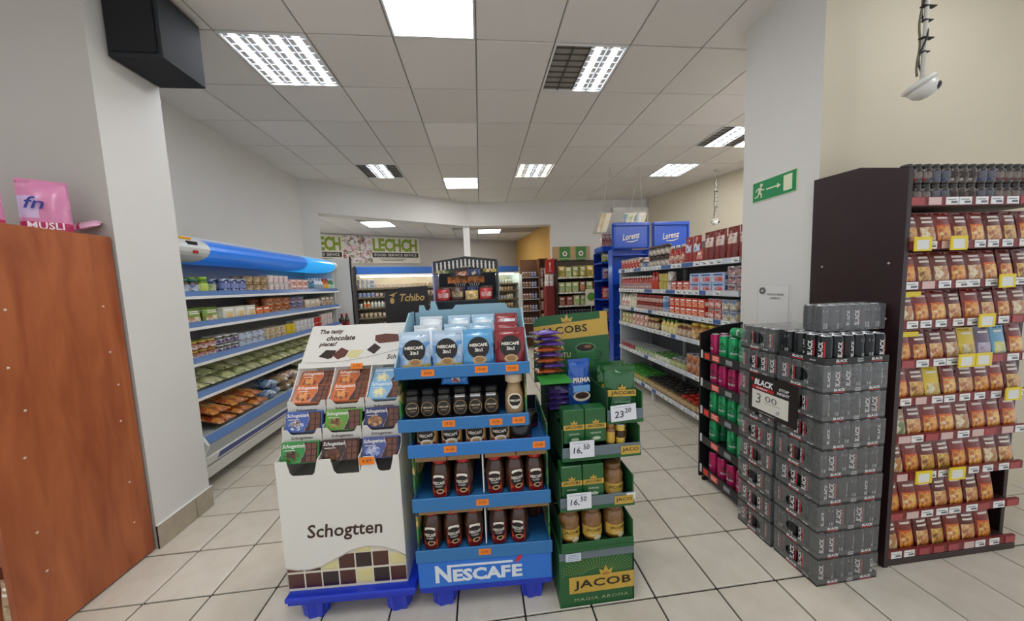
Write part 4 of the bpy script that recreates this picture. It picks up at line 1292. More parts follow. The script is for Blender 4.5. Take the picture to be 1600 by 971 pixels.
def tray_print():
    out = []
    y = -TD / 2 - .0016
    for x in (-.085, .105):
        b = MB().text('BLACK', (x, y, .012), X3, Z3, .014, M_LW, width=.06, bold=.03, shear=.15, align='c')
        out += [b, MB().box(x - .034, y, .005, x + .03, y + .0004, .009, M_RED)]
    out.append(MB().text('STOP', (.015, y, .018), X3, Z3, .007, M_LW, width=.03, bold=.02, align='c'))
    out.append(MB().text('NIGHT', (.015, y, .008), X3, Z3, .007, M_LW, width=.034, bold=.02, align='c'))
    x = -TW / 2 - .0016
    out.append(MB().text('BLACK', (x, .012, .012), -Y3, Z3, .013, M_LW, width=.055, bold=.03, shear=.15, align='c'))
    out.append(MB().put([(x, .045, .005), (x, -.02, .005), (x, -.02, .009), (x, .045, .009)], [(0, 1, 2, 3)], M_RED))
    out.append(MB().text('STOP', (x, -.06, .012), -Y3, Z3, .007, M_LW, width=.028, bold=.02, align='c'))
    return [b.mesh('lettering') for b in out]


film_me, tray_me, print_me = film_shell(), tray_mesh(), tray_print()
LAY = ('bottom second third fourth fifth sixth seventh eighth ninth').split()


def can_pack(x, y, z, front, label, film=True):
    t = thing('can_pack', label, 'drink pack', (x, y, z), rad(rc.uniform(-1.0, 1.0)), 'shrink-wrapped packs of dark drink cans')
    obj('tray', tray_me, t)
    [obj('lettering', q, t) for q in print_me]
    obj('film', film_me, t)
    for i in range(6):
        for j in range(4):
            if not ((front and j == 0) or i == 0):
                continue
            me = rc.choice(CANL) if i == 0 and (j or not front) else rc.choice(CANS)
            obj('can', me, t, (-.1408 + PITX * i, -.0843 + PITY * j, .0035))
    return t


SCX, SCY = 1.595 + TW / 2, 1.295 + TD / 2
for k in range(9):
    off = rc.uniform(-.006, .006)
    if k < 8:
        can_pack(SCX + off, SCY, LH * k, True, 'wrapped pack of dark energy cans, %s layer of the stack column nearest the camera' % LAY[k])
    can_pack(SCX + off * .6 - .008, SCY + TD + .012, LH * k, False, 'wrapped pack of dark energy cans, %s layer of the column by the black rack' % LAY[k])
t = thing('can_tray', 'open cardboard tray of loose dark energy cans on top of the stack', 'tray', (SCX, SCY, LH * 8))
obj('tray', tray_me, t)
[obj('lettering', q, t) for q in print_me]
for i in range(6):
    for j in range(4):
        o = obj('energy_can', rc.choice(CANS if i else CANL + CANS[:1]), None, (SCX - .1408 + PITX * i, SCY - .0843 + PITY * j, LH * 8 + .0035))
        tag(o, 'loose dark energy can, %s across, %s row of the open tray' % (ORD[i], ('front', 'second', 'third', 'back')[j]), 'can', 'loose cans in the open tray')
t = thing('can_bundle', 'block of twelve wrapped dark cans standing on the open tray', 'drink pack', (1.855, 1.44, LH * 8 + .139), rad(-2))
for i in range(6):
    for j in range(2):
        obj('can', rc.choice(CANS), t, (-.1408 + PITX * i, -.028 + PITY * j, 0))
fb = MB()
a, c = .171, .058
fb.quad((-a, -c, .004), X3, Z3, 2 * a, .128, FILM).quad((-a, -c, .1365), X3, Y3, 2 * a, 2 * c, FILM).quad((-a, c, .004), -Y3, Z3, 2 * c, .128, FILM).quad((a, -c, .004), Y3, Z3, 2 * c, .128, FILM)
obj('film', fb, t)

# price board on the side of the stack
t = thing('price_board', 'dark price board with a white field fixed on the can stack', 'price sign', (1.578, 1.69, .765))
U = Vector((0, 0, 1))
Lr = Vector((0, -1, 0))
o_ = Vector((0, 0, 0))
obj('board', MB().box(0, -.29, 0, .004, 0, .225, mat('#1d1716', .45)), t)
obj('price_field', MB().box(-.001, -.245, .025, -.0002, -.025, .135, mat('#d9d6cb', .5)), t)
lb = MB()
lb.text('BLACK', (-.0012, -.038, .166), Lr, U, .036, M_LW, width=.12, bold=.04, shear=.2)
lb.put([(-.0012, -.025, .142), (-.0012, -.16, .142), (-.0012, -.16, .160), (-.0012, -.025, .160)], [(0, 1, 2, 3)], M_RED)
lb.text('ENERGY', (-.0016, -.055, .146), Lr, U, .009, M_LW, width=.07, bold=.02)
lb.text('STOP', (-.0012, -.19, .172), Lr, U, .016, M_LW, width=.055, bold=.03, shear=.15)
lb.text('NIGHT', (-.0012, -.18, .15), Lr, U, .016, M_LW, width=.07, bold=.03, shear=.15)
st = [(-.024 + (.014 if q % 2 == 0 else .006) * math.cos(PI / 2 + PI * q / 5), .194 + (.014 if q % 2 == 0 else .006) * math.sin(PI / 2 + PI * q / 5)) for q in range(10)]
lb.put([(-.0012, -0.0 + a, b) for a, b in st], [tuple(range(9, -1, -1))], M_RED)
ink = mat('#55555c', .6)
lb.text('3', (-.0015, -.05, .06), Lr, U, .058, ink, shear=.1)
lb.text('00', (-.0015, -.11, .085), Lr, U, .034, ink, width=.07)
lb.put([(-.0015, -.1, .074), (-.0015, -.2, .078), (-.0015, -.2, .080), (-.0015, -.1, .076)], [(0, 1, 2, 3)], ink)
lb.text('zł', (-.0015, -.175, .036), Lr, U, .024, ink)
lb.put([(-.0012, -.07, .010), (-.0012, -.17, .010), (-.0012, -.17, .012), (-.0012, -.07, .012)], [(0, 1, 2, 3)], M_LW)
obj('lettering', lb, t)

# ------------------------------------------------------------------ black rack of tall fruit cans
rk = thing('drink_rack', 'narrow black rack of green and pink cans behind the can stack', 'rack')
M_RB = mat('#121214', .5)
obj('side_panel', MB().prism([(1.625, .03), (1.965, .03), (1.965, 1.215), (1.80, 1.20), (1.625, 1.15)], (0, 2.17, 0), X3, Z3, .014, M_RB), rk)
obj('side_panel', MB().box(1.68, 1.782, .0, 1.97, 1.79, 1.0, M_RB), rk)
obj('back_panel', MB().box(1.966, 1.792, .03, 1.976, 2.165, 1.2, M_RB), rk)
obj('foot', MB().cbox(1.64, 2.15, 0, 1.97, 2.169, .03, M_RB, .003), rk)
FZ = (.985, .77, .555, .335, .09)
for k, z in enumerate(FZ):
    s = obj('shelf', MB().box(1.655, 1.792, z - .012, 1.965, 2.168, z, M_RB).box(1.635, 1.792, z - .03, 1.6545, 2.168, z + .028, mat('#232326', .35)), rk)
    for j, (yy, w, c, tx) in enumerate(((2.115, .045, '#e0402c', None), (2.03, .07, '#e2584a', 'PRICE'), (1.91, .055, '#8d9096', None))):
        if j == 0 and k in (1, 3):
            continue
        b = MB().box(-.002, -w / 2, -.02 if j < 2 else -.016, 0, w / 2, .022 if j < 2 else .016, mat(c, .5))
        if j == 1:
            b.box(-.0026, -w * .36, .006, -.0018, w * .36, .013, mat('#f2c9bd', .5)).box(-.0026, -w * .36, -.01, -.0018, w * .36, -.003, mat('#f2c9bd', .5))
        obj('price_tag', b, s, (1.6345, yy, z))
    obj('clip', MB().box(1.626, 2.157, z - .02, 1.6345, 2.1685, z + .04, mat('#d9d9d6', .5)), s)


def fruit_can(body, dark, ang):
    b = MB(Matrix.Rotation(ang, 4, 'Z'))
    r, h = .032, .165
    m = mat(body, .3, metal=.3, noise=.12, scale=40)
    b.lathe([(r * .8, 0, M_ALU), (r * .96, .004, m), (r, .011, m), (r, h - .016, m), (r * .84, h - .003, M_ALU), (r * .86, h, M_ALU), (r * .8, h, M_ALU), (r * .76, h - .004, M_ALU)], 16)
    w = r + .0007
    a = art([dark, body, dark, '#2a2a22'], 110, .4)
    vs, fs = [(0, -w, .085)], []
    for q in range(17):
        t = 2 * PI * q / 16
        x, z = .021 * math.cos(t), .085 + .036 * math.sin(t)
        vs.append((w * math.sin(x / w), -w * math.cos(x / w), z))
        if q:
            fs.append((0, q, q + 1))
    b.put(vs, fs, a)
    V, F, tw, th = text_shape('FRUGO', .03, 0, 1)
    w += .0006
    b.put([(w * math.sin((p * .046 / tw - .023) / w), -w * math.cos((p * .046 / tw - .023) / w), .052 + q * .014 / th) for p, q in V], F, M_LW)
    return b.mesh('fruit_can')


FG = [fruit_can('#2fae6e', '#1c5a3a', a - PI / 2) for a in (-.2, .35, .9)]
FP = [fruit_can('#c42a6a', '#3a2a24', a - PI / 2) for a in (-.3, .4, 1.2)]
fill = ((1, 0, 0, 0), (1, 1, 1, 1), (0, 0, 0, 0), (0, None, 0, 0), (1, 1, 1, 1))
for k, z in enumerate(FZ):
    for i, c in enumerate(fill[k]):
        for dpt in (0, 1):
            if c is None and dpt == 0:
                continue
            o = obj('fruit_can', rc.choice(FG if c != 1 else FP), None, (1.692 + .07 * dpt, 2.105 - i * .085, z + .001))
            tag(o, '%s tall can, %s from the far side%s, %s shelf of the black rack' % (('pink' if c == 1 else 'green'), ORD[i], ', behind' if dpt else '', ('top', 'second', 'third', 'fourth', 'bottom')[k]), 'can', 'tall cans in the black rack')
for i in range(2):
    o = obj('fruit_can', FG[i], None, (1.70 + .085 * i, 1.96, FZ[0] + .2), rot=(PI / 2, 0, rad(8)))
    tag(o, 'green can lying on top of the others in the black rack, %s' % ('aisle side', 'wall side')[i], 'can', 'tall cans in the black rack')

# ------------------------------------------------------------------ signs on the pier
XP = 2.083
t = thing('exit_sign', 'green emergency exit sign with running figure and arrow on the white pier', 'sign', (XP, 2.235, 2.105), rot=(rad(0), 0, 0))
M_EG = mat('#0f8a50', .4)
M_EW = mat('#e2e6c4', .5)
obj('plate', MB().box(-.005, -.335, 0, .001, 0, .145, M_EW), t)
obj('green_field', MB().box(-.0062, -.331, .004, -.0052, -.004, .141, M_EG), t)


def on_sign(b, pts, m=M_EW):
    b.put([(-.0072, -a, c) for a, c in pts], [tuple(range(len(pts)))[::-1] if False else tuple(range(len(pts)))], m)


fg = MB()
on_sign(fg, [(.075 + .0115 * math.cos(2 * PI * q / 14), .113 + .0115 * math.sin(2 * PI * q / 14)) for q in range(14)])
for p in ([(.055, .098), (.078, .1), (.07, .06), (.05, .055)], [(.055, .098), (.035, .09), (.028, .072), (.035, .07), (.042, .083), (.058, .088)], [(.072, .098), (.085, .08), (.1, .082), (.1, .074), (.082, .072), (.07, .086)],
          [(.055, .06), (.07, .062), (.082, .048), (.08, .022), (.071, .022), (.072, .044)], [(.05, .056), (.062, .058), (.048, .034), (.02, .03), (.02, .038), (.042, .042)]):
    on_sign(fg, p)
obj('running_figure', fg, t)
ar = MB()
on_sign(ar, [(.115, .068), (.2, .068), (.2, .055), (.225, .0725), (.2, .09), (.2, .077), (.115, .077)])
obj('arrow', ar, t)
dr = MB()
on_sign(dr, [(.245, .022), (.305, .022), (.305, .124), (.245, .124)])
obj('doorway', dr, t)

t = thing('paper_notice', 'white paper notice in a clear sleeve on the white pier below the exit sign', 'notice', (XP, 2.175, 1.20))
obj('sheet', MB().box(-.0006, -.24, .005, .001, -.01, .285, mat('#e6e5e2', .6)), t)
obj('sleeve', MB().box(-.002, -.262, 0, -.0008, 0, .295, film_material('#ffffff', .05, .05)), t)
lb = MB()
lb.text('FRUGO 500ML', (-.0024, -.085, .215), Lr, U, .016, mat('#4a4a4a', .6), width=.125)
lb.text('ENERGY', (-.0024, -.11, .19), Lr, U, .014, mat('#4a4a4a', .6), width=.075)
obj('lettering', lb, t)
lg = MB()
lg.put([(-.0024, -.042 - .026 * math.cos(2 * PI * q / 20), .248 + .026 * math.sin(2 * PI * q / 20)) for q in range(20)], [tuple(range(20))], mat('#5c5c5a', .6))
st = [(.042 + (.017 if q % 2 == 0 else .007) * math.cos(PI / 2 + PI * q / 5), .248 + (.017 if q % 2 == 0 else .007) * math.sin(PI / 2 + PI * q / 5)) for q in range(10)]
lg.put([(-.003, -a, b) for a, b in st], [tuple(range(10))], mat('#b9b9b4', .6))
obj('logo', lg, t)


# ------------------------------------------------------------------ cameras hanging from the ceiling
def security_camera(x, y, ztop, zbot, tilt, label, seed):
    t = thing('security_camera', label, 'camera', (x, y, 0), 0, 'hanging dome cameras')
    mw_ = mat('#dcdad4', .35, coat=.3)
    obj('rod', MB().tube([(0, 0, zbot + .03), (0, 0, ztop)], .0085, mw_, 10), t)
    obj('mount', MB().lathe([(.04, 0, mw_), (.04, .012, mw_), (.015, .02, mw_)], 14, 0, 0, ztop - .02), t)
    r = random.Random(seed)
    wr = MB()
    pts = [(.013 * math.cos(q * .8) - .006, .013 * math.sin(q * .8), zbot + .05 + (ztop - zbot - .06) * q / 26) for q in range(27)]
    obj('cable', MB().tube(pts, .0042, mat('#2a2824', .6), 6), t)
    pts = [(-.02 - .006 * math.sin(q), .008, zbot + .05 + (ztop - zbot - .4) * q / 14) for q in range(15)]
    obj('cable', MB().tube(pts, .005, mat('#6a6a5a', .6), 6), t)
    for q, f in enumerate((.12, .2, .3, .38, .5, .58)):
        z = zbot + .06 + (ztop - zbot) * f
        ln = (.03, .055, .04, .06, .05, .035)[q]
        obj('cable_tie', MB().cbox(-ln * .5, -.012, z, ln * .8, .012, z + .006, mat('#1d1c1a', .6)), t)
    M = Matrix.Translation((-.012, 0, zbot)) @ Matrix.Rotation(tilt, 4, Vector((0, 1, 0))) @ Matrix.Rotation(rad(-16), 4, 'X')
    d = MB(M)
    d.lathe([(.060, -.005, mw_), (.066, .004, mw_), (.064, .014, mw_), (.035, .024, mw_)], 24)
    d.lathe([(.012, -.074, mw_), (.034, -.066, mw_), (.05, -.045, mw_), (.058, -.006, mw_)], 24)
    obj('housing', d, t)
    e = MB(Matrix.Translation((-.012, 0, zbot)) @ Matrix.Translation((.026, -.034, -.022)) @ Matrix.Rotation(rad(25), 4, 'Z') @ Matrix.Rotation(rad(118), 4, 'X'))
    e.lathe([(.024, 0, M_BLACK), (.024, .018, M_BLACK), (.012, .026, M_BLACK)], 16)
    obj('lens', e, t)
    return t


security_camera(2.37, 1.52, H, 2.53, rad(-28), 'white dome camera hanging on a cable-wrapped rod before the cream wall', 3)
security_camera(4.1, 5.15, H, 2.52, rad(-10), 'small dome camera hanging far off above the grocery shelf', 4)

# ------------------------------------------------------------------ chillers, banner and stands farther back
RZB = math.atan2(.419, .908)
DB = Vector((.908, .419, 0)).normalized()
NB = Vector((.419, -.908, 0)).normalized()
AB = Vector((-2.8, 7.5, 0))
E_LAMP = mat('#fff6e2', .4, emit=11.0)
E_LAMP2 = mat('#eafff2', .4, emit=14.0)
SHB = (1.60, 1.40, 1.15, .92, .66)
for u, (s0, s1, lab, el) in enumerate(((0, 2.36, 'back chiller with blue canopy below the food service banner', E_LAMP), (2.45, 4.36, 'brightly lit back chiller behind the slim column', E_LAMP2))):
    p = AB + DB * s0
    L = s1 - s0
    t = thing('back_chiller', lab, 'chiller', (p.x, p.y, 0), RZB, 'blue-topped back chillers')
    obj('back_panel', MB().box(0, .62, .05, L, .65, 2.0, mat('#cfc6b0', .5)), t)
    obj('end_panel', MB().cbox(-.025, -.02, 0, -.001, .65, 2.12, M_BLACK if u == 0 else M_CHW, .003), t)
    obj('end_panel', MB().cbox(L + .001, -.02, 0, L + .02, .65, 2.08, M_CHW, .003), t)
    obj('canopy', MB().cbox(0, -.02, 1.93, L, .35, 2.10, mat('#2468c4', .35, coat=.3), .02), t)
    obj('canopy_trim', MB().cbox(0, -.025, 1.895, L, .3, 1.929, M_WHITE, .004), t)
    obj('lamp_tube', MB().tube([(.1, .12, 1.875), (L - .1, .12, 1.875)], .014, el, 8), t)
    for k, z in enumerate(SHB):
        s = obj('shelf', MB().cbox(0, .06, z - .02, L, .619, z, mat('#8c8674', .5), .003), t)
        obj('shelf_edge', MB().box(0, .05, z - .035, L, .0599, z + .005, mat('#6f6a56', .5)), s)
    obj('deck', MB().cbox(0, -.02, .3, L, .619, .42, M_CHW, .01), t)
    obj('front_rail', MB().cbox(0, -.05, .421, L, -.01, .5, mat('#3d72c0', .4), .006), t)
    obj('kick_panel', MB().box(0, .03, 0, L, .1, .3, M_CHG), t)
b1 = k_cup('white and blue yoghurt cup', .042, .1, '#e6e6e2', '#c9d2dc', ['#e9e9e6', '#6a86b8', '#f5f5f0'])
b2 = k_cup('white and red yoghurt cup', .042, .085, '#e9e2d9', '#d9cfc4', ['#ece6dc', '#b8605a', '#f5f1ea', '#8a9a7a'])
b3 = k_can('blue and white milk tin', .042, .1, '#3b5aa8', None, ['#3b5aa8', '#c9d2e6', '#23407f'])
b4 = k_bottle('orange and white yoghurt bottle', .036, .17, '#e3d6c4', '#d98a4a', '#d9763a')
b5 = k_bottle('white yoghurt bottle', .034, .16, '#e6e2d9', '#5c7a66', '#bcc7bc')
b6 = k_cup('cream dessert cup', .045, .1, '#e3d4b0', '#efe6cf', ['#e3d4b0', '#8a6a4a', '#f2ead6', '#c4403a'])
b7 = k_cup('purple dessert cup', .045, .1, '#7a5a9a', '#d9cfe6')
b8 = k_box('orange margarine carton', .1, .07, .16, '#d9742c', ['#d9742c', '#f0b46a', '#e9e0cc'])


def on_chiller(s, k, specs, where):
    p = AB + DB * s + NB * -.066 + Z3 * SHB[k]
    run(p, DB, NB, specs, where, 'black end' if s < 2 else 'column side', gap=.008)


w1 = 'shelf of the back chiller'
on_chiller(.02, 0, [(b1, 3, 1, 2), (b3, 1, 1, 2), (b2, 9, 1, 1), (b6, 6, 1, 1), (b7, 1, 1, 2), (b8, 2)], 'top ' + w1)
on_chiller(.02, 1, [(b3, 4, 1, 1), (b2, 6, 1, 1), (b1, 4, 1, 1), (b6, 6, 1, 1)], 'second ' + w1)
on_chiller(.02, 2, [(b1, 1, 1, 1), (b4, 2), (b5, 7), (b4, 0), (b6, 6, 1, 1)], 'third ' + w1)
on_chiller(.02, 3, [(b6, 5, 1, 1), (b2, 8, 1, 1), (b1, 6)], 'fourth ' + w1)
on_chiller(.02, 4, [(b6, 8, 1, 1), (b2, 4, 1, 1)], 'fifth ' + w1)
w2 = 'shelf of the lit chiller'
for k, wd in enumerate(('top ', 'second ', 'third ', 'fourth ', 'fifth ')):
    on_chiller(3.5, k, [(b5, 4), (b6, 4, 1, 1)] if k % 2 else [(b1, 5, 1, 1), (b5, 3)], wd + w2)

# food service banner on the rear wall
pb = Vector((-3.1, 8.27, 0)) + DB * -1.45 + NB * .012
t = thing('wall_banner', 'wide food service banner with green letters above the back chillers', 'banner', (pb.x, pb.y, 0), RZB)
bz0, bz1 = 2.24, 2.93
obj('sheet', MB().cbox(0, -.008, bz0, 3.08, .0, bz1, mat('#e3ddcf', .6), .002), t)
GRN = mat('#86a02c', .5)
NAVY = mat('#1c1a1c', .5)
GREYT = mat('#6d675e', .6)


def banner_text(x0, big, w, bar, wb, y=-.0095):
    b = MB()
    b.text(big, (x0, y, 2.545), X3, Z3, .34, GRN, width=w, bold=.045, space=.95)
    obj('lettering', b, t)
    c = MB()
    c.box(x0 - .02, y + .0002, 2.395, x0 + wb + .02, y + .0012, 2.515, NAVY)
    obj('lettering_bar', c, t)
    c = MB()
    c.text(bar, (x0 + .03, y - .0006, 2.422), X3, Z3, .066, mat('#efeae0', .5), width=wb - .06, bold=.012, space=1.08)
    obj('lettering', c, t)
    c = MB()
    c.text('zamówienia 502 614', (x0 + .12, y, 2.335), X3, Z3, .03, GREYT, width=wb * .62) if False else c.box(x0 + .15, y, 2.345, x0 + wb * .72, y + .001, 2.36, GREYT)
    c.box(x0 + .2, y, 2.305, x0 + wb * .66, y + .001, 2.318, GREYT)
    obj('small_print', c, t)


banner_text(.60, 'LECH', .585, 'FOOD SERVICE', .57)
banner_text(1.90, 'LECHCH', 1.12, 'FOOD SERVICE ERVICE', 1.12)
obj('picture', MB().box(1.22, -.0095, bz0 + .02, 1.88, -.0082, bz1 - .01, art(['#8a3a34', '#e6c9c4', '#d9d6e0', '#efe6de', '#b07a8a', '#6a8a4a', '#f2ece4'], 16, .6)), t, label='printed collage of food packs')

# crate of dark bottles at the end of the long chiller
t = thing('white_cabinet', 'tall white cabinet panel closing the end of the long chiller', 'cabinet', (0, 0, 0))
obj('body', MB().cbox(-2.585, 5.66, 0, -2.205, 5.72, 2.12, mat('#f0f1f0', .5), .006), t)
obj('edge_trim', MB().cbox(-2.2045, 5.655, 0, -2.185, 5.70, 2.14, M_BLACK, .002), t)
t = thing('bottle_crate', 'black crate holding dark cola bottles beside the end of the long chiller', 'crate', (-2.42, 5.415, 0), 0)
obj('crate', MB().cbox(-.05, 0, 0, .21, .2, .92, M_BLACK, .01), t)
ck = k_bottle('dark cola bottle with red cap', .036, .27, '#2a1512', '#b8221c', '#8f1d1a')
for i in range(3):
    ck.at((-2.41 + .078 * i, 5.50, .922), 0, '%s dark cola bottle with red cap on the black crate' % ORD[i], 'cola bottles on the black crate')

# tall dark promotion display with printed glasses
M_PD = mat('#16202b', .4)
t = thing('promotion_display', 'dark peaked cardboard display with a row of printed pale bottles', 'display stand', (-.415, 2.90, 0))
obj('base_box', MB().cbox(0, 0, 0, .58, .38, 1.44, M_PD, .004), t)
obj('side_wing', MB().prism([(-.0, 1.441), (.012, 1.441), (.012, 1.79), (-.0, 1.80)], (-.012, .02, 0), X3, Z3, .34, mat('#9ea2c4', .5)), t)
obj('side_wing', MB().prism([(0, 1.441), (.012, 1.441), (.012, 1.78), (0, 1.79)], (.58, .02, 0), X3, Z3, .34, mat('#5c6a6a', .5)), t)
obj('back_panel', MB().box(0.001, .36, 1.441, .579, .37, 1.72, mat('#0f151d', .5)), t)
hdr = obj('header', MB().prism([(0, 1.685), (.15, 1.685), (.16, 1.66), (.43, 1.66), (.44, 1.685), (.58, 1.685), (.58, 1.805), (.29, 1.84), (0, 1.80)], (0, .018, 0), X3, Z3, .01, mat('#2a2a2a', .5)), t)
gl = mat('#c9c6c0', .4)
pr = MB()
for k in range(15):
    x = .035 + k * .0365
    top = 1.785 + .034 * (1 - abs(x - .29) / .29)
    pr.prism([(x - .007, top - .075), (x + .007, top - .075), (x + .009, top - .03), (x + .006, top - .022)] + [(x + .0085 * math.cos(q), top - .012 + .0105 * math.sin(q)) for q in (-.4, .2, .8, 1.57, 2.3, 2.9, 3.5)] + [(x - .006, top - .022), (x - .009, top - .03)],
             (0, .0065, 0), X3, Z3, .001, gl)
obj('printed_bottle', pr, hdr)['kind'] = 'stuff'
pr = MB()
pr.text('Best of', (.29, .006, 1.725), X3, Z3, .045, mat('#d9d2c4', .5), width=.17, shear=.4, align='c') if False else None
for (x0, z0, x1, z1, c) in ((.01, 1.69, .1, 1.72, '#8a8a5a'), (.1, 1.69, .19, 1.715, '#5a7a3a'), (.2, 1.665, .3, 1.705, '#a8482e'), (.3, 1.665, .42, 1.72, '#4a5a8a'), (.45, 1.69, .57, 1.72, '#c9a83a')):
    pr.box(x0, .0068, z0, x1, .0078, z1, art([c, '#1c1c1e', c, '#d9cfae'], 40, .5))
obj('print', pr, hdr)
sw = MB().tube([(.21 + .16 * q / 30, .0055, 1.738 + .012 * math.sin(q * 1.25) + .012 * q / 30) for q in range(31)], .0022, mat('#e0dacd', .5), 5)
obj('script_flourish', sw, hdr)
ob_ = MB().box(.115, .1, 1.60, .455, .112, 1.659, art(['#c9702a', '#e6a05a', '#7a3a14', '#d98a3a'], 26, .5))
obj('inner_panel', ob_, t, label='orange printed strip inside the display')
wf = MB()
for cx in (.225, .36):
    for q in range(5):
        a = rad(-32 + 16 * q)
        wf.prism([(cx + .012 * q - .024, 1.555), (cx + .012 * q - .018 + .05 * math.sin(a), 1.598), (cx + .012 * q - .03 + .05 * math.sin(a), 1.598)], (0, .2, 0), X3, Z3, .002, mat('#b9bcc0', .5))
obj('printed_fan', wf, t)['kind'] = 'stuff'
kb1 = k_pouch('red candy bag', .12, .06, .1, '#b3262c', ['#d9c9c4', '#b3262c', '#efe6e0'], name='candy_bag', art_v=(.25, .7), titles=0)
kb2 = k_pouch('navy candy bag', .12, .06, .12, '#2a3a6a', ['#c9cfdd', '#2a3a6a', '#8a5a3a'], name='candy_bag', art_v=(.25, .7), titles=0)
kb3 = k_pouch('brown candy bag', .12, .06, .12, '#4a3026', ['#c9a86a', '#4a3026', '#efe6d4'], name='candy_bag', art_v=(.25, .7), titles=0)
kb4 = k_pouch('yellow candy bag', .12, .06, .08, '#d9b86a', ['#efe0b0', '#8a5a34', '#d9b86a'], name='candy_bag', art_v=(.25, .7), titles=0)
run((-.405, 2.93, 1.441), X3, -Y3, [(kb1, 1), (kb3, 1), (kb4, 1), (kb1, 1)], 'front of the dark peaked display', 'end', gap=.012)
run((-.395, 3.02, 1.441), X3, -Y3, [(kb3, 1), (kb2, 2), (kb3, 1)], 'back of the dark peaked display', 'end', gap=.012)

# black coffee display with gold lettering
t = thing('coffee_display', 'black coffee display with gold script lettering behind the chocolate stand', 'display stand', (-.735, 2.40, 0))
M_TB = mat('#171213', .45)
obj('base_box', MB().cbox(0, 0.02, 0, .32, .36, 1.16, M_TB, .004), t)
bd = obj('header', MB().prism([(0, 1.161), (.325, 1.161), (.325, 1.585), (.105, 1.575), (.1, 1.56), (0, 1.555)], (0, .10, 0), X3, Z3, .012, M_TB), t)
GOLD = mat('#b99b5e', .4, metal=.3)
b = MB()
b.text('Tchibo', (.115, .099, 1.47), X3, Z3, .058, GOLD, width=.185, bold=.02, shear=.3)
obj('lettering', b, bd)
b = MB()
b.prism([(.03, 1.52), (.06, 1.53), (.1, 1.545), (.075, 1.525), (.07, 1.505), (.055, 1.515)], (0, .0985, 0), X3, Z3, .001, GOLD)
b.prism([(.055 + .016 * math.cos(2 * PI * q / 14), 1.478 + .024 * math.sin(2 * PI * q / 14)) for q in range(14)], (0, .0985, 0), X3, Z3, .001, GOLD)
obj('emblem', b, bd)
bl = k_pouch('blue coffee packet', .09, .05, .14, '#24479e', ['#24479e', '#6a8fd9', '#d9e2f2'], name='coffee_packet', art_v=(.3, .8), titles=0)
run((-.72, 2.425, 1.161), X3, -Y3, [(bl, 3)], 'black coffee display with gold letters', 'chiller side', gap=.012)

# ------------------------------------------------------------------ pallets
M_PAL = mat('#1436c4', .35, coat=.15, noise=.15, scale=8)


def pallet(x, y, rz, label, w=.61):
    t = thing('pallet', label, 'pallet', (x, y, 0), rz, 'blue plastic pallets')
    obj('deck', MB().cbox(0, 0, .112, w, .42, .138, M_PAL, .006).box(.01, .01, .095, w - .01, .02, .112, M_PAL).box(.01, .4, .095, w - .01, .41, .112, M_PAL)
        .box(.01, .02, .095, .02, .4, .112, M_PAL).box(w - .02, .02, .095, w - .01, .4, .112, M_PAL), t)
    for fx in (.11, w - .10):
        for fy in (.07, .35):
            f = MB()
            n = 28
            pr = []
            for z, k in ((0, .8), (.012, .86), (.1115, 1.0)):
                pr.append([(fx + (.062 + .006 * math.cos(7 * 2 * PI * q / n)) * k * math.copysign(abs(math.cos(2 * PI * q / n)) ** .7, math.cos(2 * PI * q / n)),
                            fy + (.05 + .005 * math.cos(7 * 2 * PI * q / n)) * k * math.copysign(abs(math.sin(2 * PI * q / n)) ** .7, math.sin(2 * PI * q / n)), z) for q in range(n)])
            v = [p for r in pr for p in r]
            fc = [(k * n + q, k * n + (q + 1) % n, (k + 1) * n + (q + 1) % n, (k + 1) * n + q) for k in range(2) for q in range(n)] + [tuple(range(n))[::-1]]
            f.put(v, fc, M_PAL)
            obj('foot', f, t)
    return t


pallet(-.985, 1.455, rad(-2.5), 'blue plastic pallet under the white chocolate display')
pallet(-.36, 1.43, rad(-2.5), 'blue plastic pallet under the blue coffee display', .65)

# ------------------------------------------------------------------ chocolate display
CXO, CYO, CRZ, CZ = -.985, 1.492, rad(-2.5), .138
M_CARD = mat('#dedbd4', .6)
M_CARDI = mat('#cfcbc4', .65)
BROWN = mat('#3a1c12', .5)
cd = thing('chocolate_display', 'white cardboard chocolate display with stepped compartments on a blue pallet', 'display stand', (CXO, CYO, CZ), CRZ)
W = .565
q0 = CZ


def zz(z):
    return z - q0


wave = [(0, .258), (.05, .246), (.11, .244), (.17, .256), (.24, .290), (.31, .325), (.38, .340), (.45, .332), (.52, .305), (W, .275)]
front = [(x, zz(z)) for x, z in wave] + [(W, zz(.79)), (.54, zz(.79)), (.525, zz(.725)), (.515, zz(.715)), (.475, zz(.715)), (.465, zz(.725)), (.45, zz(.79)), (.40, zz(.79)), (.385, zz(.725)), (.375, zz(.715)), (.275, zz(.715)),
                                         (.262, zz(.73)), (.25, zz(.79)), (.19, zz(.79)), (.175, zz(.73)), (.165, zz(.718)), (.075, zz(.718)), (.063, zz(.73)), (.05, zz(.79)), (0, zz(.79))]
obj('front_panel', MB().prism(front, (0, 0, 0), X3, Z3, .004, M_CARD), cd)
obj('wave_line', MB().tube([(x, -.0005, zz(z + .004)) for x, z in wave], .0022, mat('#b3aaa0', .6), 6), cd)
obj('print_panel', MB().box(0, .0045, 0.001, W, .008, zz(.36), mat('#d9d2c0', .6)), cd)
CH = [mat('#4a2016', .4, coat=.3), mat('#2a1613', .4, coat=.3), mat('#d9cf94', .4, coat=.3), mat('#5e2a1b', .4, coat=.3)]


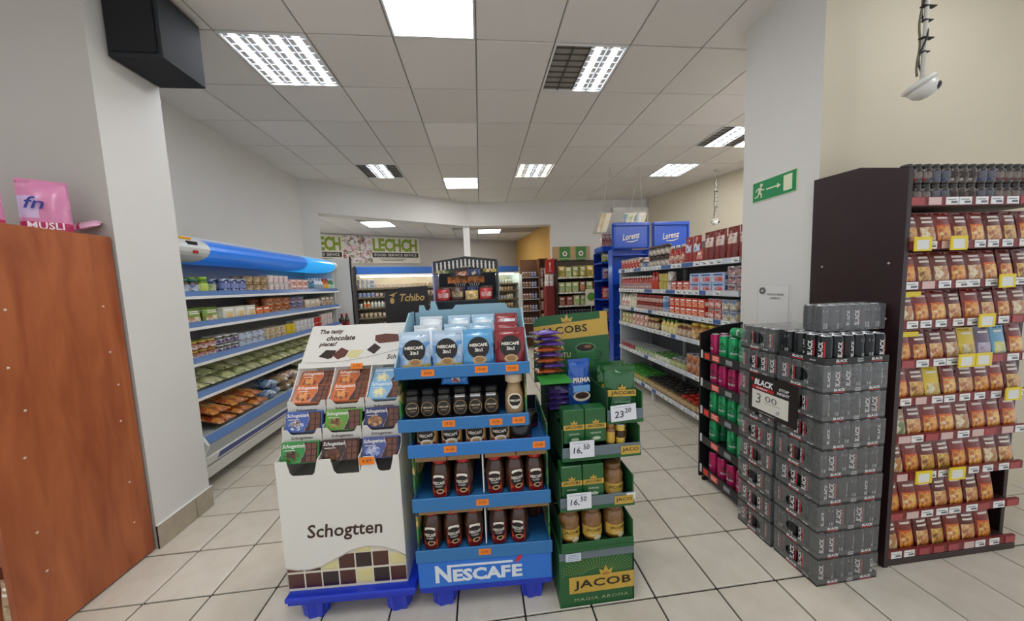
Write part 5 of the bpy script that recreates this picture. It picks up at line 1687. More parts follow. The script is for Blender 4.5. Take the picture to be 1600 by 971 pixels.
def choc_square(m):
    s = .0368
    b = MB()
    b.put([(-s, 0, -s), (s, 0, -s), (s, 0, s), (-s, 0, s), (-s * .72, -.004, -s * .72), (s * .72, -.004, -s * .72), (s * .72, -.004, s * .72), (-s * .72, -.004, s * .72)],
          [(4, 5, 6, 7), (0, 1, 5, 4), (1, 2, 6, 5), (2, 3, 7, 6), (3, 0, 4, 7)], m)
    return b.mesh('chocolate_square')


sq = [choc_square(m) for m in CH]
pat = ((0, 0, 1, 0, 2, 1, 0), (3, 0, 2, 0, 1, 0, 2), (0, 1, 2, 0, 2, 1, 1))
wz = lambda x: max(z for a, z in wave if abs(a - x) < .06)
for r, z in enumerate((.188, .272, .356)):
    for c in range(7):
        x = .0415 + c * .0803
        if min(zq for a, zq in wave if abs(a - x) < .055) < z - .045:
            continue
        if r == 2 and not .25 < x < .52:
            continue
        if wz(x) + .0 < z - .02:
            continue
        o = obj('chocolate_square', sq[pat[r][c]], cd, (x, .0045, zz(z)))
        if r == 2:
            o.scale = (1, .3, .001 + .45)
            o.location.z = zz(.328)
        if r == 1 and (c < 3 or c == 6):
            o.scale = (1, .3, .62 if c < 2 else .8)
            o.location.z = zz(.258 if c < 2 else .265)
        if o.scale.y > .5:
            o.scale = (1, .3, 1)
        o.scale.y = .35
        o.location.y = .0045
b = MB()
b.text('Schogtten', (.115, -.0008, zz(.385)), X3, Z3, .088, BROWN, width=.35, bold=.016, shear=.12)
obj('lettering', b, cd)
side = [(0, 0), (-.40, 0), (-.40, zz(1.165)), (-.235, zz(1.165)), (-.155, zz(1.05)), (-.135, zz(1.035)), (-.115, zz(.945)), (-.09, zz(.925)), (-.07, zz(.925)), (-.055, zz(.82)), (-.03, zz(.80)), (0, zz(.79))]
for k, x in enumerate((0, .188, .376, W - .005)):
    lo = 0 if k in (0, 3) else zz(.60)
    pl = [(a, max(c, lo)) for a, c in side]
    obj('side_panel' if k in (0, 3) else 'divider', MB().prism(pl, (x, .0045 if k in (0, 3) else .006, 0), -Y3 * -1 if False else Vector((0, -1, 0)), Z3, .005, M_CARD), cd)
obj('back_panel', MB().box(.005, .405, 0, W - .005, .41, zz(1.16), M_CARDI), cd)
for r, (y, z0, z1) in enumerate(((.118, .965, 1.035), (.062, .85, .915))):
    for c in range(3):
        x = .0055 + .188 * c
        pl = [(0, zz(z0)), (.182, zz(z0)), (.182, zz(z1)), (.162, zz(z1)), (.15, zz(z1 - .022)), (.14, zz(z1 - .027)), (.048, zz(z1 - .027)), (.038, zz(z1 - .022)), (.022, zz(z1)), (0, zz(z1))]
        l = obj('lip', MB().prism(pl, (x, y, 0), X3, Z3, .003, M_CARDI), cd)
        b = MB()
        b.text('Schogetten', (x + .09, y - .0006, zz(z0 + .012)), X3, Z3, .018, BROWN, width=.1, bold=.02, shear=.12, align='c')
        obj('lettering', b, l)
    obj('tray_floor', MB().box(.006, y + .004, zz((.99, .872)[r]), W - .006, .40, zz((.994, .876)[r]), M_CARDI), cd)
obj('tray_floor', MB().box(.006, .012, zz(.66), W - .006, .40, zz(.664), M_CARDI), cd)
hb = [(-.004, 0), (.56, 0), (.558, .225), (.55, .232), (.05, .232), (.04, .225), (.008, .03), (-.004, .028)]
HM = Matrix.Translation((0, .24, zz(1.168))) @ Matrix.Rotation(rad(-24), 4, 'X')
hd = obj('header', MB(HM).prism(hb, (0, 0, 0), X3, Z3, .004, M_CARD), cd)
b = MB(HM)
for s_, x, z in (('The tasty', .085, .178), ('chocolate', .125, .145), ('pieces!', .088, .108)):
    b.text(s_, (x, -.0008, z), X3, Z3, .032 if s_ != 'chocolate' else .029, BROWN, bold=.03, shear=.28)
obj('lettering', b, hd)
b = MB(HM)
b.text('Schog', (.455, -.0008, .022), X3, Z3, .032, BROWN, width=.09, bold=.02, shear=.2)
obj('lettering', b, hd)
obj('line', MB(HM).tube([(.03 + .5 * q / 16, -.0005, .03 + .055 * (q / 16) ** 1.6 - .012 * math.sin(PI * q / 16)) for q in range(17)], .0012, mat('#a89c90', .6), 5), hd)
for pts, m in (([(.095, .06), (.13, .095), (.185, .09), (.165, .05), (.145, .045)], CH[1]), ([(.165, .065), (.21, .105), (.25, .085), (.235, .055), (.195, .04)], CH[3]), ([(.24, .06), (.265, .09), (.33, .085), (.30, .045), (.265, .042)], CH[2]),
               ([(.345, .085), (.385, .12), (.42, .095), (.385, .06)], CH[1]), ([(.385, .135), (.385, .165), (.44, .172), (.515, .165), (.515, .125), (.41, .118)], CH[3])):
    obj('chocolate_picture', MB(HM).prism(pts, (0, -.0006, 0), X3, Z3, .002, m), hd)
TAGO = mat('#ec7f1c', .5)


def price_sticker(parent, o, w, h, s, rx=0):
    b = MB(Matrix.Translation(o) @ Matrix.Rotation(rx, 4, 'X'))
    b.box(-w / 2, -.0012, -h / 2, w / 2, 0, h / 2, TAGO)
    b.text(s, (0, -.0018, -h * .26), X3, Z3, h * .5, mat('#7a3a10', .5), width=w * .62, align='c')
    return obj('price_sticker', b, parent)


price_sticker(cd, (.30, .238, zz(1.168)), .062, .03, '2,95', rad(-24))
price_sticker(cd, (.418, -.0045, zz(.772)), .07, .036, '4,49')


def choc_pack(look, body, pal):
    w, h, d = .172, .098, .018
    m = mat(body, .35, coat=.3)
    b = MB().cbox(-w / 2, -d / 2, 0, w / 2, d / 2, h, m, .003)
    y = -d / 2 - .0006
    pic = MB().prism([(-.034 + .036 * math.cos(2 * PI * q / 12), .034 + .025 * math.sin(2 * PI * q / 12)) for q in range(12)], (0, y, 0), X3, Z3, .0008, art(pal, 70, .4))
    sqs = MB()
    cv = [-.012 + .012 * math.sin(4.2 * (q / 6) - 1.2) for q in range(7)]
    sqs.prism([(.082, .004), (.082, .094)] + [(.03 + cv[6 - q], .094 - .09 * q / 6) for q in range(7)], (0, y, 0), X3, Z3, .0006, mat('#3a1f18', .4, coat=.3))
    for i in range(2):
        for j in range(3):
            sqs.box(.034 + .024 * i, y - .0026, .008 + .0285 * j, .055 + .024 * i, y - .0006, .033 + .0285 * j, mat('#6b3d2a', .4, coat=.3))
    ln = MB().tube([(.028 + cv[q], y - .0008, .004 + .09 * q / 6) for q in range(7)], .0013, mat('#d9b0b0', .5), 5)
    tx = MB().text('Schogetten', (-.078, y - .0008, .068), X3, Z3, .022, mat('#f2eee8', .5), width=.1, bold=.014, shear=.15)
    tx2 = MB().box(-.072, y - .0004, .060, -.02, y, .063, mat('#e9dcd0', .5))
    return Kind('chocolate_box', 'chocolate', look, b, w, d, h, (('picture', pic, None), ('chocolate_panel', sqs, None), ('line', ln, None), ('lettering', tx, None), ('small_print', tx2, None)))


PO = choc_pack('orange chocolate box', '#c4642c', ['#e0a05a', '#c4642c', '#4a2014', '#efc48a'])
PB = choc_pack('light blue chocolate box', '#7fb0d4', ['#e6dcae', '#d9c98a', '#7fb0d4', '#f2eccb'])
PN = choc_pack('mid blue chocolate box', '#3d5ea8', ['#6a3a28', '#d9dfe9', '#3d5ea8', '#4a2a1c'])
PG = choc_pack('leaf green chocolate box', '#5f9a34', ['#4a2a1c', '#a87a4a', '#5f9a34', '#c9a86a'])
PV = choc_pack('navy chocolate box', '#2c3568', ['#a8744a', '#5a3424', '#d9a86a', '#2c3568'])
PE = choc_pack('emerald chocolate box', '#2f8a3c', ['#3a2018', '#6a4a2a', '#2f8a3c', '#4a2a1c'])
PD = choc_pack('dark brown chocolate box', '#3a221b', ['#6a3c26', '#3a221b', '#8a5a3a', '#241410'])
PW = choc_pack('violet blue chocolate box', '#4a5590', ['#c9cfe3', '#4a5590', '#8fa3d9', '#e9ecf5'])
CM = Matrix.Translation((CXO, CYO, 0)) @ Matrix.Rotation(CRZ, 4, 'Z')
rows_c = ((.128, 1.012, (PO, PO, PB), 'top', rad(-42), (0, 1)), (.068, .892, (PN, PG, PV), 'middle', rad(-13), (0,)), (.014, .765, (PE, PD, PW), 'lower', rad(-14), (0,)))
for y, z, ks, nm, tilt, lay in rows_c:
    for c, K in enumerate(ks):
        for l in lay:
            p = CM @ Vector((.0965 + .1875 * c, y + .013 + l * (.064 if nm == 'top' else .03), z + l * (.056 if nm == 'top' else .012)))
            o = K.at(p, 0, '%s in the %s compartment of the %s row, %s' % (K.look, ('outer', 'middle', 'coffee-side')[c], nm, ('front', 'behind')[l]), 'chocolate boxes in the white display')
            o.rotation_euler = (tilt, 0, CRZ)

# ------------------------------------------------------------------ blue coffee display
NX, NY, NRZ = -.362, 1.42, rad(-2.5)
M_NB = mat('#2f72ae', .4)
M_NB2 = mat('#1f6fd0', .35, coat=.2)
M_NP = mat('#8fb4c4', .5)
M_KRAFT = mat('#9a7a52', .8, noise=.15, scale=60)
M_SIDE = art(['#2a6a34', '#1e3f66', '#3f8a44', '#1a3a2a', '#d9c97a'], 9, .5)
nd = thing('coffee_stand', 'blue cardboard coffee display of five trays on a blue pallet', 'display stand', (NX, NY, 0), NRZ)
NW = .65
bb = obj('base_box', MB().cbox(.005, 0, .139, NW - .005, .40, .272, M_NB2, .004), nd)
b = MB()
WHT = mat('#d9e2ea', .5)
b.text('N', (.085, -.001, .163), X3, Z3, .088, WHT, width=.075, bold=.04)
b.text('ESCAF', (.168, -.001, .163), X3, Z3, .064, WHT, width=.275, bold=.045)
b.text('E', (.45, -.001, .163), X3, Z3, .064, WHT, width=.05, bold=.045)
b.box(.158, -.0014, .239, .455, -.0004, .250, WHT)
obj('lettering', b, bb)
obj('accent', MB().prism([(.462, .236), (.488, .243), (.503, .262), (.5, .274), (.478, .264)], (0, -.001, 0), X3, Z3, .001, mat('#c42a34', .5)), bb, label='red accent stroke')
TR = ((.272, .335, 0.0, 0.0), (.525, .592, 0.0, 0.0), (.79, .853, -.003, .003), (.915, .975, -.04, -.09), (1.16, 1.217, -.04, -.08))
trays = []
for k, (z0, z1, xa, xb) in enumerate(TR):
    x0, x1 = xa, NW + xb
    col = M_NB if k != 2 else mat('#2a74bc', .4)
    tr = obj('tray', MB().box(x0 + .008, .008, z0 + .002, x1 - .008, .40, (.302, .561, .814, .951, 1.184)[k], col), nd)
    trays.append(tr)
    obj('lip', MB().cbox(x0, -.004, z0, x1, .004, z1, col, .003), tr)
    top = z1 if k == 4 else TR[k + 1][0] - .002
    if k == 4:
        sp = [(-.006, z0), (-.395, z0), (-.395, z1 + .22), (-.30, z1 + .22), (-.12, z1 + .10), (-.006, z1)]
        for xs in (x0, x1 - .006):
            obj('side_wall', MB().prism(sp, (xs, 0, 0), Vector((0, -1, 0)), Z3, .006, M_NP), tr)
    else:
        for xs in (x0 + .006, x1 - .014):
            obj('side_wall', MB().box(xs, .02, z1, xs + .008, .40, top, M_SIDE), tr)
            obj('side_wall', MB().box(xs, .006, z0 + .01, xs + .008, .4, z1 - .001, col), tr)
    obj('back_wall', MB().box(x0 + .015, .395, z0 + .01, x1 - .015, .40, top, mat('#20242c', .6)), tr)
obj('back_panel', MB().prism([(-.03, 1.22), (.565, 1.22), (.565, 1.43), (.50, 1.435), (.48, 1.465), (.20, 1.465), (.18, 1.44), (.10, 1.44), (.085, 1.49), (.06, 1.49), (.055, 1.44), (.03, 1.44), (.02, 1.47), (-.005, 1.47), (-.01, 1.43), (-.03, 1.43)],
                             (0, .403, 0), X3, Z3, .006, M_NP), nd, label='pale blue back card with cut tabs')
for k, zt in ((0, .524), (1, .788)):
    for j, (a, c) in enumerate(((.02, .165), (.17, .322), (.345, .49), (.495, .635))):
        fl = MB(Matrix.Translation((0, .015, zt)) @ Matrix.Rotation(rad(18), 4, 'X'))
        fl.box(a, 0, -.034, c, .004, 0, M_KRAFT)
        obj('cardboard_flap', fl, trays[k])
    obj('divider', MB().box(.331, .012, TR[k][1], .336, .35, zt, M_CARD), trays[k])
for k, x, s in ((0, .325, '23,90'), (1, .325, '23,90'), (2, .19, '41,60'), (2, .60, '23,60'), (3, .19, '29,50'), (3, .405, '33,90'), (3, .51, '41,60'), (4, .11, '20,00'), (4, .35, '19,50'), (4, .49, '19,00')):
    price_sticker(trays[k], (x, -.0042, (TR[k][0] + TR[k][1]) / 2 + RND.uniform(-.004, .004)), .058, .03, s)

M_COF = mat('#4a2a1a', .2, coat=.6, noise=.25, scale=60)
M_LID = mat('#b8201c', .3, coat=.3)
M_LBLK = mat('#1c1512', .35)
M_LWH = mat('#e9e2d6', .45)


def wrap_put(b, pts, r, m, ring=None):
    b.put([(r * math.sin(x / r), -r * math.cos(x / r), z) for x, z in pts], [tuple(range(len(pts)))] if ring is None else ring, m)


def wrap_disc(b, cx, cz, rx, rz, r, m, n=14):
    """oval printed round a can, cut in strips so that it follows the curve"""
    pts = []
    for q in range(n + 1):
        a = PI * q / n
        x, h = cx - rx * math.cos(a), rz * math.sin(a)
        pts += [(x, cz - h), (x, cz + h)]
    wrap_put(b, pts, r, m, [(2 * q, 2 * q + 2, 2 * q + 3, 2 * q + 1) for q in range(n)])


def wrap_text(b, s, cx, z, h, w, r, m, bold=.02, shear=0):
    V, F, tw, th = text_shape(s, bold, shear, 1)
    b.put([(r * math.sin((cx + a * w / tw - w / 2) / r), -r * math.cos((cx + a * w / tw - w / 2) / r), z + c * h / th) for a, c in V], F, m)


def classic_jar():
    r, h = .046, .168
    b = MB().lathe([(r * .9, 0, M_COF), (r, .008, M_COF), (r * 1.02, .03, M_COF), (r * 1.02, .10, M_COF), (r * .88, .125, M_COF), (r * .72, .14, M_COF), (r * .66, .145, M_COF)], 20)
    lid = MB().lathe([(r * .7, .1455, M_LID), (r * .78, .148, M_LID), (r * .78, .166, M_LID), (r * .68, .17, M_LID)], 20)
    lb = MB()
    R1 = r * 1.022
    n = 8
    pts = []
    for q in range(n + 1):
        x = -.036 + .072 * q / n
        pts += [(x, .008), (x, .07)]
    wrap_put(lb, pts, R1 + .0006, mat('#c4501f', .4, coat=.3), [(2 * q, 2 * q + 2, 2 * q + 3, 2 * q + 1) for q in range(n)])
    wrap_disc(lb, 0, .018, .034, .012, R1 + .0009, mat('#8a1a1c', .4))
    wrap_disc(lb, 0, .066, .037, .041, R1 + .0010, mat('#8a1f22', .4))
    wrap_disc(lb, .0, .094, .028, .012, R1 + .0012, M_LWH)
    wrap_disc(lb, 0, .066, .033, .031, R1 + .0015, M_LBLK)
    wrap_disc(lb, .006, .034, .018, .010, R1 + .0018, mat('#e6c99a', .4))
    wrap_disc(lb, .006, .035, .013, .006, R1 + .0021, mat('#3a1a10', .4))
    tx = MB()
    wrap_text(tx, 'NESCAFÉ', 0, .064, .016, .058, R1 + .0024, M_LWH, .025)
    wrap_text(tx, 'CLASSIC', 0, .053, .007, .038, R1 + .0024, M_LWH, .01)
    return Kind('coffee_jar', 'coffee jar', 'red-lidded coffee jar', b, 2 * r, 2 * r, h, (('lid', lid, 'red lid'), ('label', lb, None), ('lettering', tx, None)))


NMx = Matrix.Translation((NX, NY, 0)) @ Matrix.Rotation(NRZ, 4, 'Z')
JK = classic_jar()
for k, zb, xs, nm in ((0, .303, (.07, .17, .272, .395, .498), 'lowest'), (1, .562, (.125, .235, .388, .486, .584), 'second')):
    for i, x in enumerate(xs):
        for back in (0, 1):
            o = JK.at(NMx @ Vector((x, .078 + .104 * back, zb)), NRZ + rad(RND.uniform(-14, 14)) if back == 0 else NRZ,
                  '%s red-lidded coffee jar from the chocolate side%s, %s tray of the blue stand' % (ORD[i], ', behind' if back else '', nm), 'red-lidded coffee jars')
            o.scale = (1, 1, 1.14)
JK.at(NMx @ Vector((.58, .235, .303)), NRZ + rad(80), 'red-lidded coffee jar turned sideways at the end of the lowest tray', 'red-lidded coffee jars')


def gold_jar():
    r, h = .05, .098
    m = mat('#c99a5a', .3, coat=.4)
    b = MB().lathe([(r * .96, 0, m), (r, .006, m), (r, h * .9, m), (r * .9, h, m)], 18)
    lb = MB()
    n = 8
    pts = []
    for q in range(n + 1):
        x = -.05 + .1 * q / n
        pts += [(x, .004), (x, .058)]
    wrap_put(lb, pts, r + .0006, mat('#e2c48a', .4), [(2 * q, 2 * q + 2, 2 * q + 3, 2 * q + 1) for q in range(n)])
    wrap_disc(lb, -.03, .022, .02, .014, r + .0009, mat('#a83a1c', .4))
    wrap_disc(lb, .03, .022, .02, .014, r + .0009, mat('#a83a1c', .4))
    wrap_disc(lb, 0, .066, .044, .031, r + .0012, M_LBLK)
    wrap_disc(lb, .004, .032, .03, .019, r + .0015, M_LWH)
    wrap_disc(lb, .004, .034, .018, .01, r + .0018, mat('#c9a26a', .4))
    tx = MB()
    wrap_text(tx, 'NESCAFÉ', 0, .062, .017, .068, r + .0016, M_LWH, .025)
    return Kind('coffee_tin', 'coffee tin', 'cream coffee tin with black oval', b, 2 * r, 2 * r, h, (('label', lb, None), ('lettering', tx, None)))


GK = gold_jar()
for i, x in enumerate((.075, .19, .305, .42)):
    GK.at(NMx @ Vector((x, .07, .815)), NRZ, '%s cream coffee tin with a black oval, third tray of the blue stand' % ORD[i], 'cream coffee tins')
dk = k_pouch('black coffee pouch with red emblem', .11, .07, .082, '#241e1c', ['#b3262e', '#241e1c', '#3a302c'], name='coffee_pouch', art_v=(.08, .2), titles=0)
dk.at(NMx @ Vector((.52, .07, .822)), NRZ, 'black coffee pouch with red emblem, third tray of the blue stand', None)
dk.at(NMx @ Vector((.57, .2, .822)), NRZ, 'dark coffee pouch deep in the third tray of the blue stand', None)


def dark_jar():
    w, h = .07, .15
    m = mat('#171413', .28, coat=.4)
    b = MB().cbox(-w / 2, -w / 2, 0, w / 2, w / 2, h * .78, m, .012)
    lid = MB().cbox(-w * .4, -w * .4, h * .781, w * .4, w * .4, h, mat('#0e0d0d', .35), .008)
    em = MB()
    y = -w / 2 - .0008
    g = mat('#a8885a', .4, metal=.3)
    n = 24
    v = [(.03 * k * math.cos(2 * PI * q / n), y, .058 + .034 * k * math.sin(2 * PI * q / n)) for k in (1, .92) for q in range(n)]
    em.put(v, [(q, (q + 1) % n, n + (q + 1) % n, n + q) for q in range(n)], g)
    tx = MB().text('NESCAFÉ', (0, y, .060), X3, Z3, .010, mat('#d9c9ae', .4), width=.044, bold=.02, align='c').box(-.014, y - .0002, .048, .014, y + .0002, .051, g)
    return Kind('coffee_jar', 'coffee jar', 'black coffee jar', b, w, w, h, (('lid', lid, None), ('emblem', em, None), ('lettering', tx, None)))


DK = dark_jar()
for i in range(6):
    DK.at(NMx @ Vector((.0205 + .0735 * i, .062, .952)), NRZ + rad(RND.uniform(-5, 5)), '%s black coffee jar with a ring emblem, fourth tray of the blue stand' % ORD[i], 'black coffee jars')


def beige_bottle():
    r, h = .0445, .2
    m = mat('#a88a62', .25, coat=.4)
    c = mat('#d9c2a4', .35)
    b = MB().lathe([(r * .92, 0, m), (r, .01, m), (r * 1.03, .06, m), (r * .98, .11, m), (r * .74, .15, m), (r * .66, .172, m)], 20)
    lid = MB().lathe([(r * .7, .1725, c), (r * .92, .178, c), (r * .92, .212, c), (r * .8, .222, c)], 20)
    lb = MB()
    R1 = r * 1.03
    wrap_disc(lb, 0, .085, .036, .04, R1 + .001, mat('#e6d6b8', .4))
    wrap_disc(lb, 0, .086, .029, .031, R1 + .0014, M_LBLK)
    wrap_disc(lb, .0, .05, .018, .009, R1 + .0018, M_LWH)
    tx = MB()
    wrap_text(tx, 'NESCAFÉ', 0, .08, .013, .05, R1 + .0018, M_LWH, .04)
    return Kind('coffee_jar', 'coffee jar', 'beige coffee jar', b, 2 * r, 2 * r, h, (('lid', lid, 'cream lid'), ('label', lb, None), ('lettering', tx, None)))


BKK = beige_bottle()
BKK.at(NMx @ Vector((.525 + .0, .22, .925)), NRZ, 'black coffee jar deep behind the beige one on the fourth tray', None) if False else None
DK2 = BKK.at(NMx @ Vector((.4975, .062, .953)), NRZ, 'tall beige coffee jar with a cream lid on the fourth tray', None)
DK2.scale = (1, 1, .9)
cb = MB().pillow(.13, .045, .05, lambda u, v: art(['#e6e6ea', '#2a2a34', '#c94a3a'], 60, .3) if .4 < u < .72 and .25 < v < .8 else mat('#1f74c4', .25, coat=.5), 10, 8, False, 0, .006, random.Random(2))
o = obj('chocolate_bag', cb, None, NMx @ Vector((.22, .05, 1.112)), rot=(rad(-8), rad(2), NRZ))
tag(o, 'small blue sweets bag lying on top of the black coffee jars', 'bag')


def pouch_3in1(look, body, low, seed, sub='3in1'):
    w, h, d = .142, .16, .06
    m = mat(body, .25, coat=.4)
    lo = mat(low, .3, coat=.3)
    bl = art([body, '#4f8fd0', body, '#cfe0ee'], 22, .3, coat=.4) if look.startswith('blue') else m
    b = MB().pillow(w, h, d, lambda u, v: lo if v < .17 and u > .12 else bl if v < .8 else m, 12, 14, True, .014, .003, random.Random(seed))
    y = -d / 2 - .0008
    em = MB().prism([(.002 + .05 * math.cos(2 * PI * q / 24), .088 + .05 * math.sin(2 * PI * q / 24)) for q in range(24)], (0, y, 0), X3, Z3, .002, M_LBLK)
    cup = MB().prism([(.004 + .032 * math.cos(2 * PI * q / 18), .03 + .02 * math.sin(2 * PI * q / 18)) for q in range(18)], (0, y - .0006, 0), X3, Z3, .002, mat('#c9a878', .4))
    cup.prism([(.004 + .022 * math.cos(2 * PI * q / 18), .033 + .012 * math.sin(2 * PI * q / 18)) for q in range(18)], (0, y - .001, 0), X3, Z3, .001, mat('#a07848', .4))
    tx = MB().text('NESCAFÉ', (.002, y - .0008, .093), X3, Z3, .018, M_LWH, width=.082, bold=.04, align='c')
    tx2 = MB().text(sub, (.002, y - .0008, .069), X3, Z3, .017, M_LWH, width=.036, bold=.03, align='c')
    return Kind('coffee_pouch', 'coffee pouch', look, b, w, d, h, (('emblem', em, None), ('cup_picture', cup, None), ('lettering', tx, None), ('lettering', tx2, None)))


for i, (x, K, lab) in enumerate(((.03, pouch_3in1('blue and white coffee pouch', '#b9cfe2', '#c9b25a', 1), 'blue and white coffee pouch at the chocolate side of the top tray'),
                                 (.18, pouch_3in1('blue and white coffee pouch', '#b4cbe0', '#c9b25a', 2), 'second blue and white coffee pouch of the top tray'),
                                 (.325, pouch_3in1('pale blue coffee pouch', '#5fa6d6', '#4a90c4', 3), 'sky blue coffee pouch in the middle of the top tray'),
                                 (.475, pouch_3in1('dark red coffee pouch', '#8a1f26', '#7a1a20', 4), 'dark red coffee pouch at the end of the top tray'))):
    o = K.at(NMx @ Vector((x + .012, .058, 1.185)), NRZ + rad((4, -3, 2, -4)[i]), lab, 'coffee pouches on the top tray')
    o.location.z += .008
    o.rotation_euler.x = rad(-6)
for i, (x, c, lab) in enumerate(((.06, '#c9d2d8', 'silver white'), (.215, '#a9c4d6', 'pale blue'), (.345, '#9fc0d6', 'ice blue'), (.475, '#8a2026', 'dark red'))):
    for l in (0, 1):
        K = k_pouch(lab + ' coffee pouch', .124, .06, .16, c, [c, '#e6ecf0', c, '#3a4a66'], name='coffee_pouch', art_v=(.2, .9), titles=0, scale=18, seed=50 + i + l, crimp=.014)
        o = K.at(NMx @ Vector((x + .008 * l, .18 + .10 * l, 1.215 + .035 * l)), NRZ, '%s coffee pouch in the %s row of the top tray' % (lab, ('second', 'back')[l]), 'coffee pouches on the top tray')
        o.rotation_euler.x = rad(-24)

# ------------------------------------------------------------------ green coffee display
JX, JY = .312, 1.362
M_JG = mat('#1f5a2f', .45)
M_JD = mat('#173f24', .45)
M_JGOLD = mat('#c9a444', .4, noise=.12, scale=6)
M_JGR = mat('#66737a', .5)
M_JB = mat('#1c1a16', .5)
jd = thing('green_coffee_stand', 'dark green stepped coffee display standing on the tiles beside the blue one', 'display stand', (JX, JY, 0))
jb = obj('base_box', MB().prism([(0, 0), (.37, 0), (.37, .285), (0, .285)], (0, 0, 0), X3, Z3, .33, M_JG), jd)
obj('side_flap', MB().prism([(-.33, 0), (.0, 0), (.0, .28), (-.06, .34), (-.33, .40)], (.39, .0, 0) if False else (.3705, 0, 0), Y3 * -1, Z3, -.006, M_JG), jd)
obj('grey_strip', MB().box(.0, -.001, .245, .369, -.0002, .284, M_JGR), jb)
dots = MB()
for r_ in range(9):
    for q in range(30):
        a = PI * (.06 + .88 * q / 29)
        R_ = .10 + .013 * r_
        x, z = .19 + R_ * 1.05 * math.cos(a), .12 + R_ * .72 * math.sin(a)
        if .008 < x < .362 and .165 < z < .24:
            dots.quad((x - .0022, -.0009, z - .0022), X3, Z3, .0044, .0044, mat('#8fa04a', .5))
o = obj('dot_pattern', dots, jb)
o['kind'] = 'stuff'


def crown(b, cx, cz, s, y, m):
    b.prism([(cx + s * a, cz + s * c) for a, c in ((-.75, -.35), (.75, -.35), (1.0, .45), (.62, .25), (.35, .12), (.17, .62), (0, .95), (-.17, .62), (-.35, .12), (-.62, .25), (-1.0, .45))], (0, y, 0), X3, Z3, .0008, m)
    b.prism([(cx + s * .55 * math.cos(2 * PI * q / 14), cz - s * .32 + s * .24 * math.sin(2 * PI * q / 14)) for q in range(14)], (0, y - .0006, 0), X3, Z3, .0005, mat('#a87a2c', .4))


b = MB().box(.045, -.0016, .07, .369, -.0008, .155, M_JGOLD)
crown(b, .228, .168, .035, -.0018, M_JGOLD)
obj('gold_band', b, jb)
b = MB().text('JACOB', (.068, -.0034, .085), X3, Z3, .052, M_JB, width=.285, bold=.015, space=1.05)
obj('lettering', b, jb)
b = MB().text('MAGIA AROMA', (.07, -.0012, .028), X3, Z3, .016, mat('#a9b38a', .5), width=.27, space=1.2)
obj('lettering', b, jb)
JT = ((.286, .332, .04), (.485, .55, .03), (.725, .79, .06), (.885, .952, .09))
jt = []
for k, (z0, z1, xo) in enumerate(JT):
    x0, x1 = (.012, .37) if k == 0 else (.015, .38) if k == 1 else (.035, .42) if k == 2 else (.262, .44)
    y0 = .012 * k
    tr = obj('tray', MB().box(x0, y0 + .004, z0, x1, .33, z0 + .006, M_JD), jd)
    jt.append((tr, x0, x1, y0))
    obj('lip', MB().cbox(x0, y0 - .004, z0, x1, y0 + .003, z1, M_JGR if k else M_JG, .002), tr)
    obj('lip_edge', MB().box(x0, y0 - .0052, z0, x1, y0 - .0042, z0 + .018, M_JG), tr)
    obj('side_wall', MB().box(x1 - .006, y0 + .004, z0 + .007, x1, .33, z1 + .08, M_JG), tr)
    obj('side_wall', MB().box(x0, y0 + .004, z0 + .007, x0 + .006, .33, z1 + .09, M_JD), tr)
    if k in (1, 2):
        b = MB().box(x1 - .1, y0 - .0062, z0 + .012, x1 - .006, y0 - .0052, z1 - .012, M_JGOLD)
        b.text('JACO', (x1 - .094, y0 - .0066, z0 + .022), X3, Z3, .022, M_JB, width=.082, bold=.015)
        obj('gold_band', b, tr)
obj('back_panel', MB().box(.03, .335, .29, .46, .342, 1.06, M_JD), jd)
obj('upper_shelf', MB().box(.035, .125, .893, .249, .334, .90, M_JD), jd)
obj('upper_shelf_post', MB().box(.035, .3, .29, .05, .33, .892, M_JD), jd)


def price_card(parent, x, y, z, w, h, s, sup, tilt=0):
    b = MB(Matrix.Translation((x, y, z)) @ Matrix.Rotation(tilt, 4, 'Y'))
    b.box(0, -.002, 0, w, 0, h, mat('#dcdfe4', .5))
    ik = mat('#23283a', .5)
    b.text(s, (w * .14, -.0028, h * .22), X3, Z3, h * .42, ik, width=w * .36, bold=.01, shear=.1)
    b.text(sup, (w * .54, -.0028, h * .48), X3, Z3, h * .3, ik, width=w * .26, bold=.01, shear=.1)
    b.box(w * .1, -.0026, h * .86, w * .8, -.002, h * .88, mat('#8a93b0', .5))
    return obj('price_card', b, parent)


price_card(jt[2][0], .068, .012, .745, .118, .082, '16,', '50')
price_card(jt[1][0], .045, .0, .50, .118, .08, '16,', '50')
price_card(jt[3][0], .275, .022, .90, .125, .078, '23', '20', rad(-3))
b = MB().box(.03, -.0062, .243, .105, -.0055, .283, mat('#c9d2dc', .5))
for q in range(4):
    b.box(.04, -.0066, .25 + .008 * q, .095, -.0061, .2525 + .008 * q, mat('#8a93a6', .5))
obj('paper_label', b, jb)
obj('paper_label', MB().box(.34, .007, .515, .385, .0079, .548, mat('#d9dde2', .5)), jt[1][0])

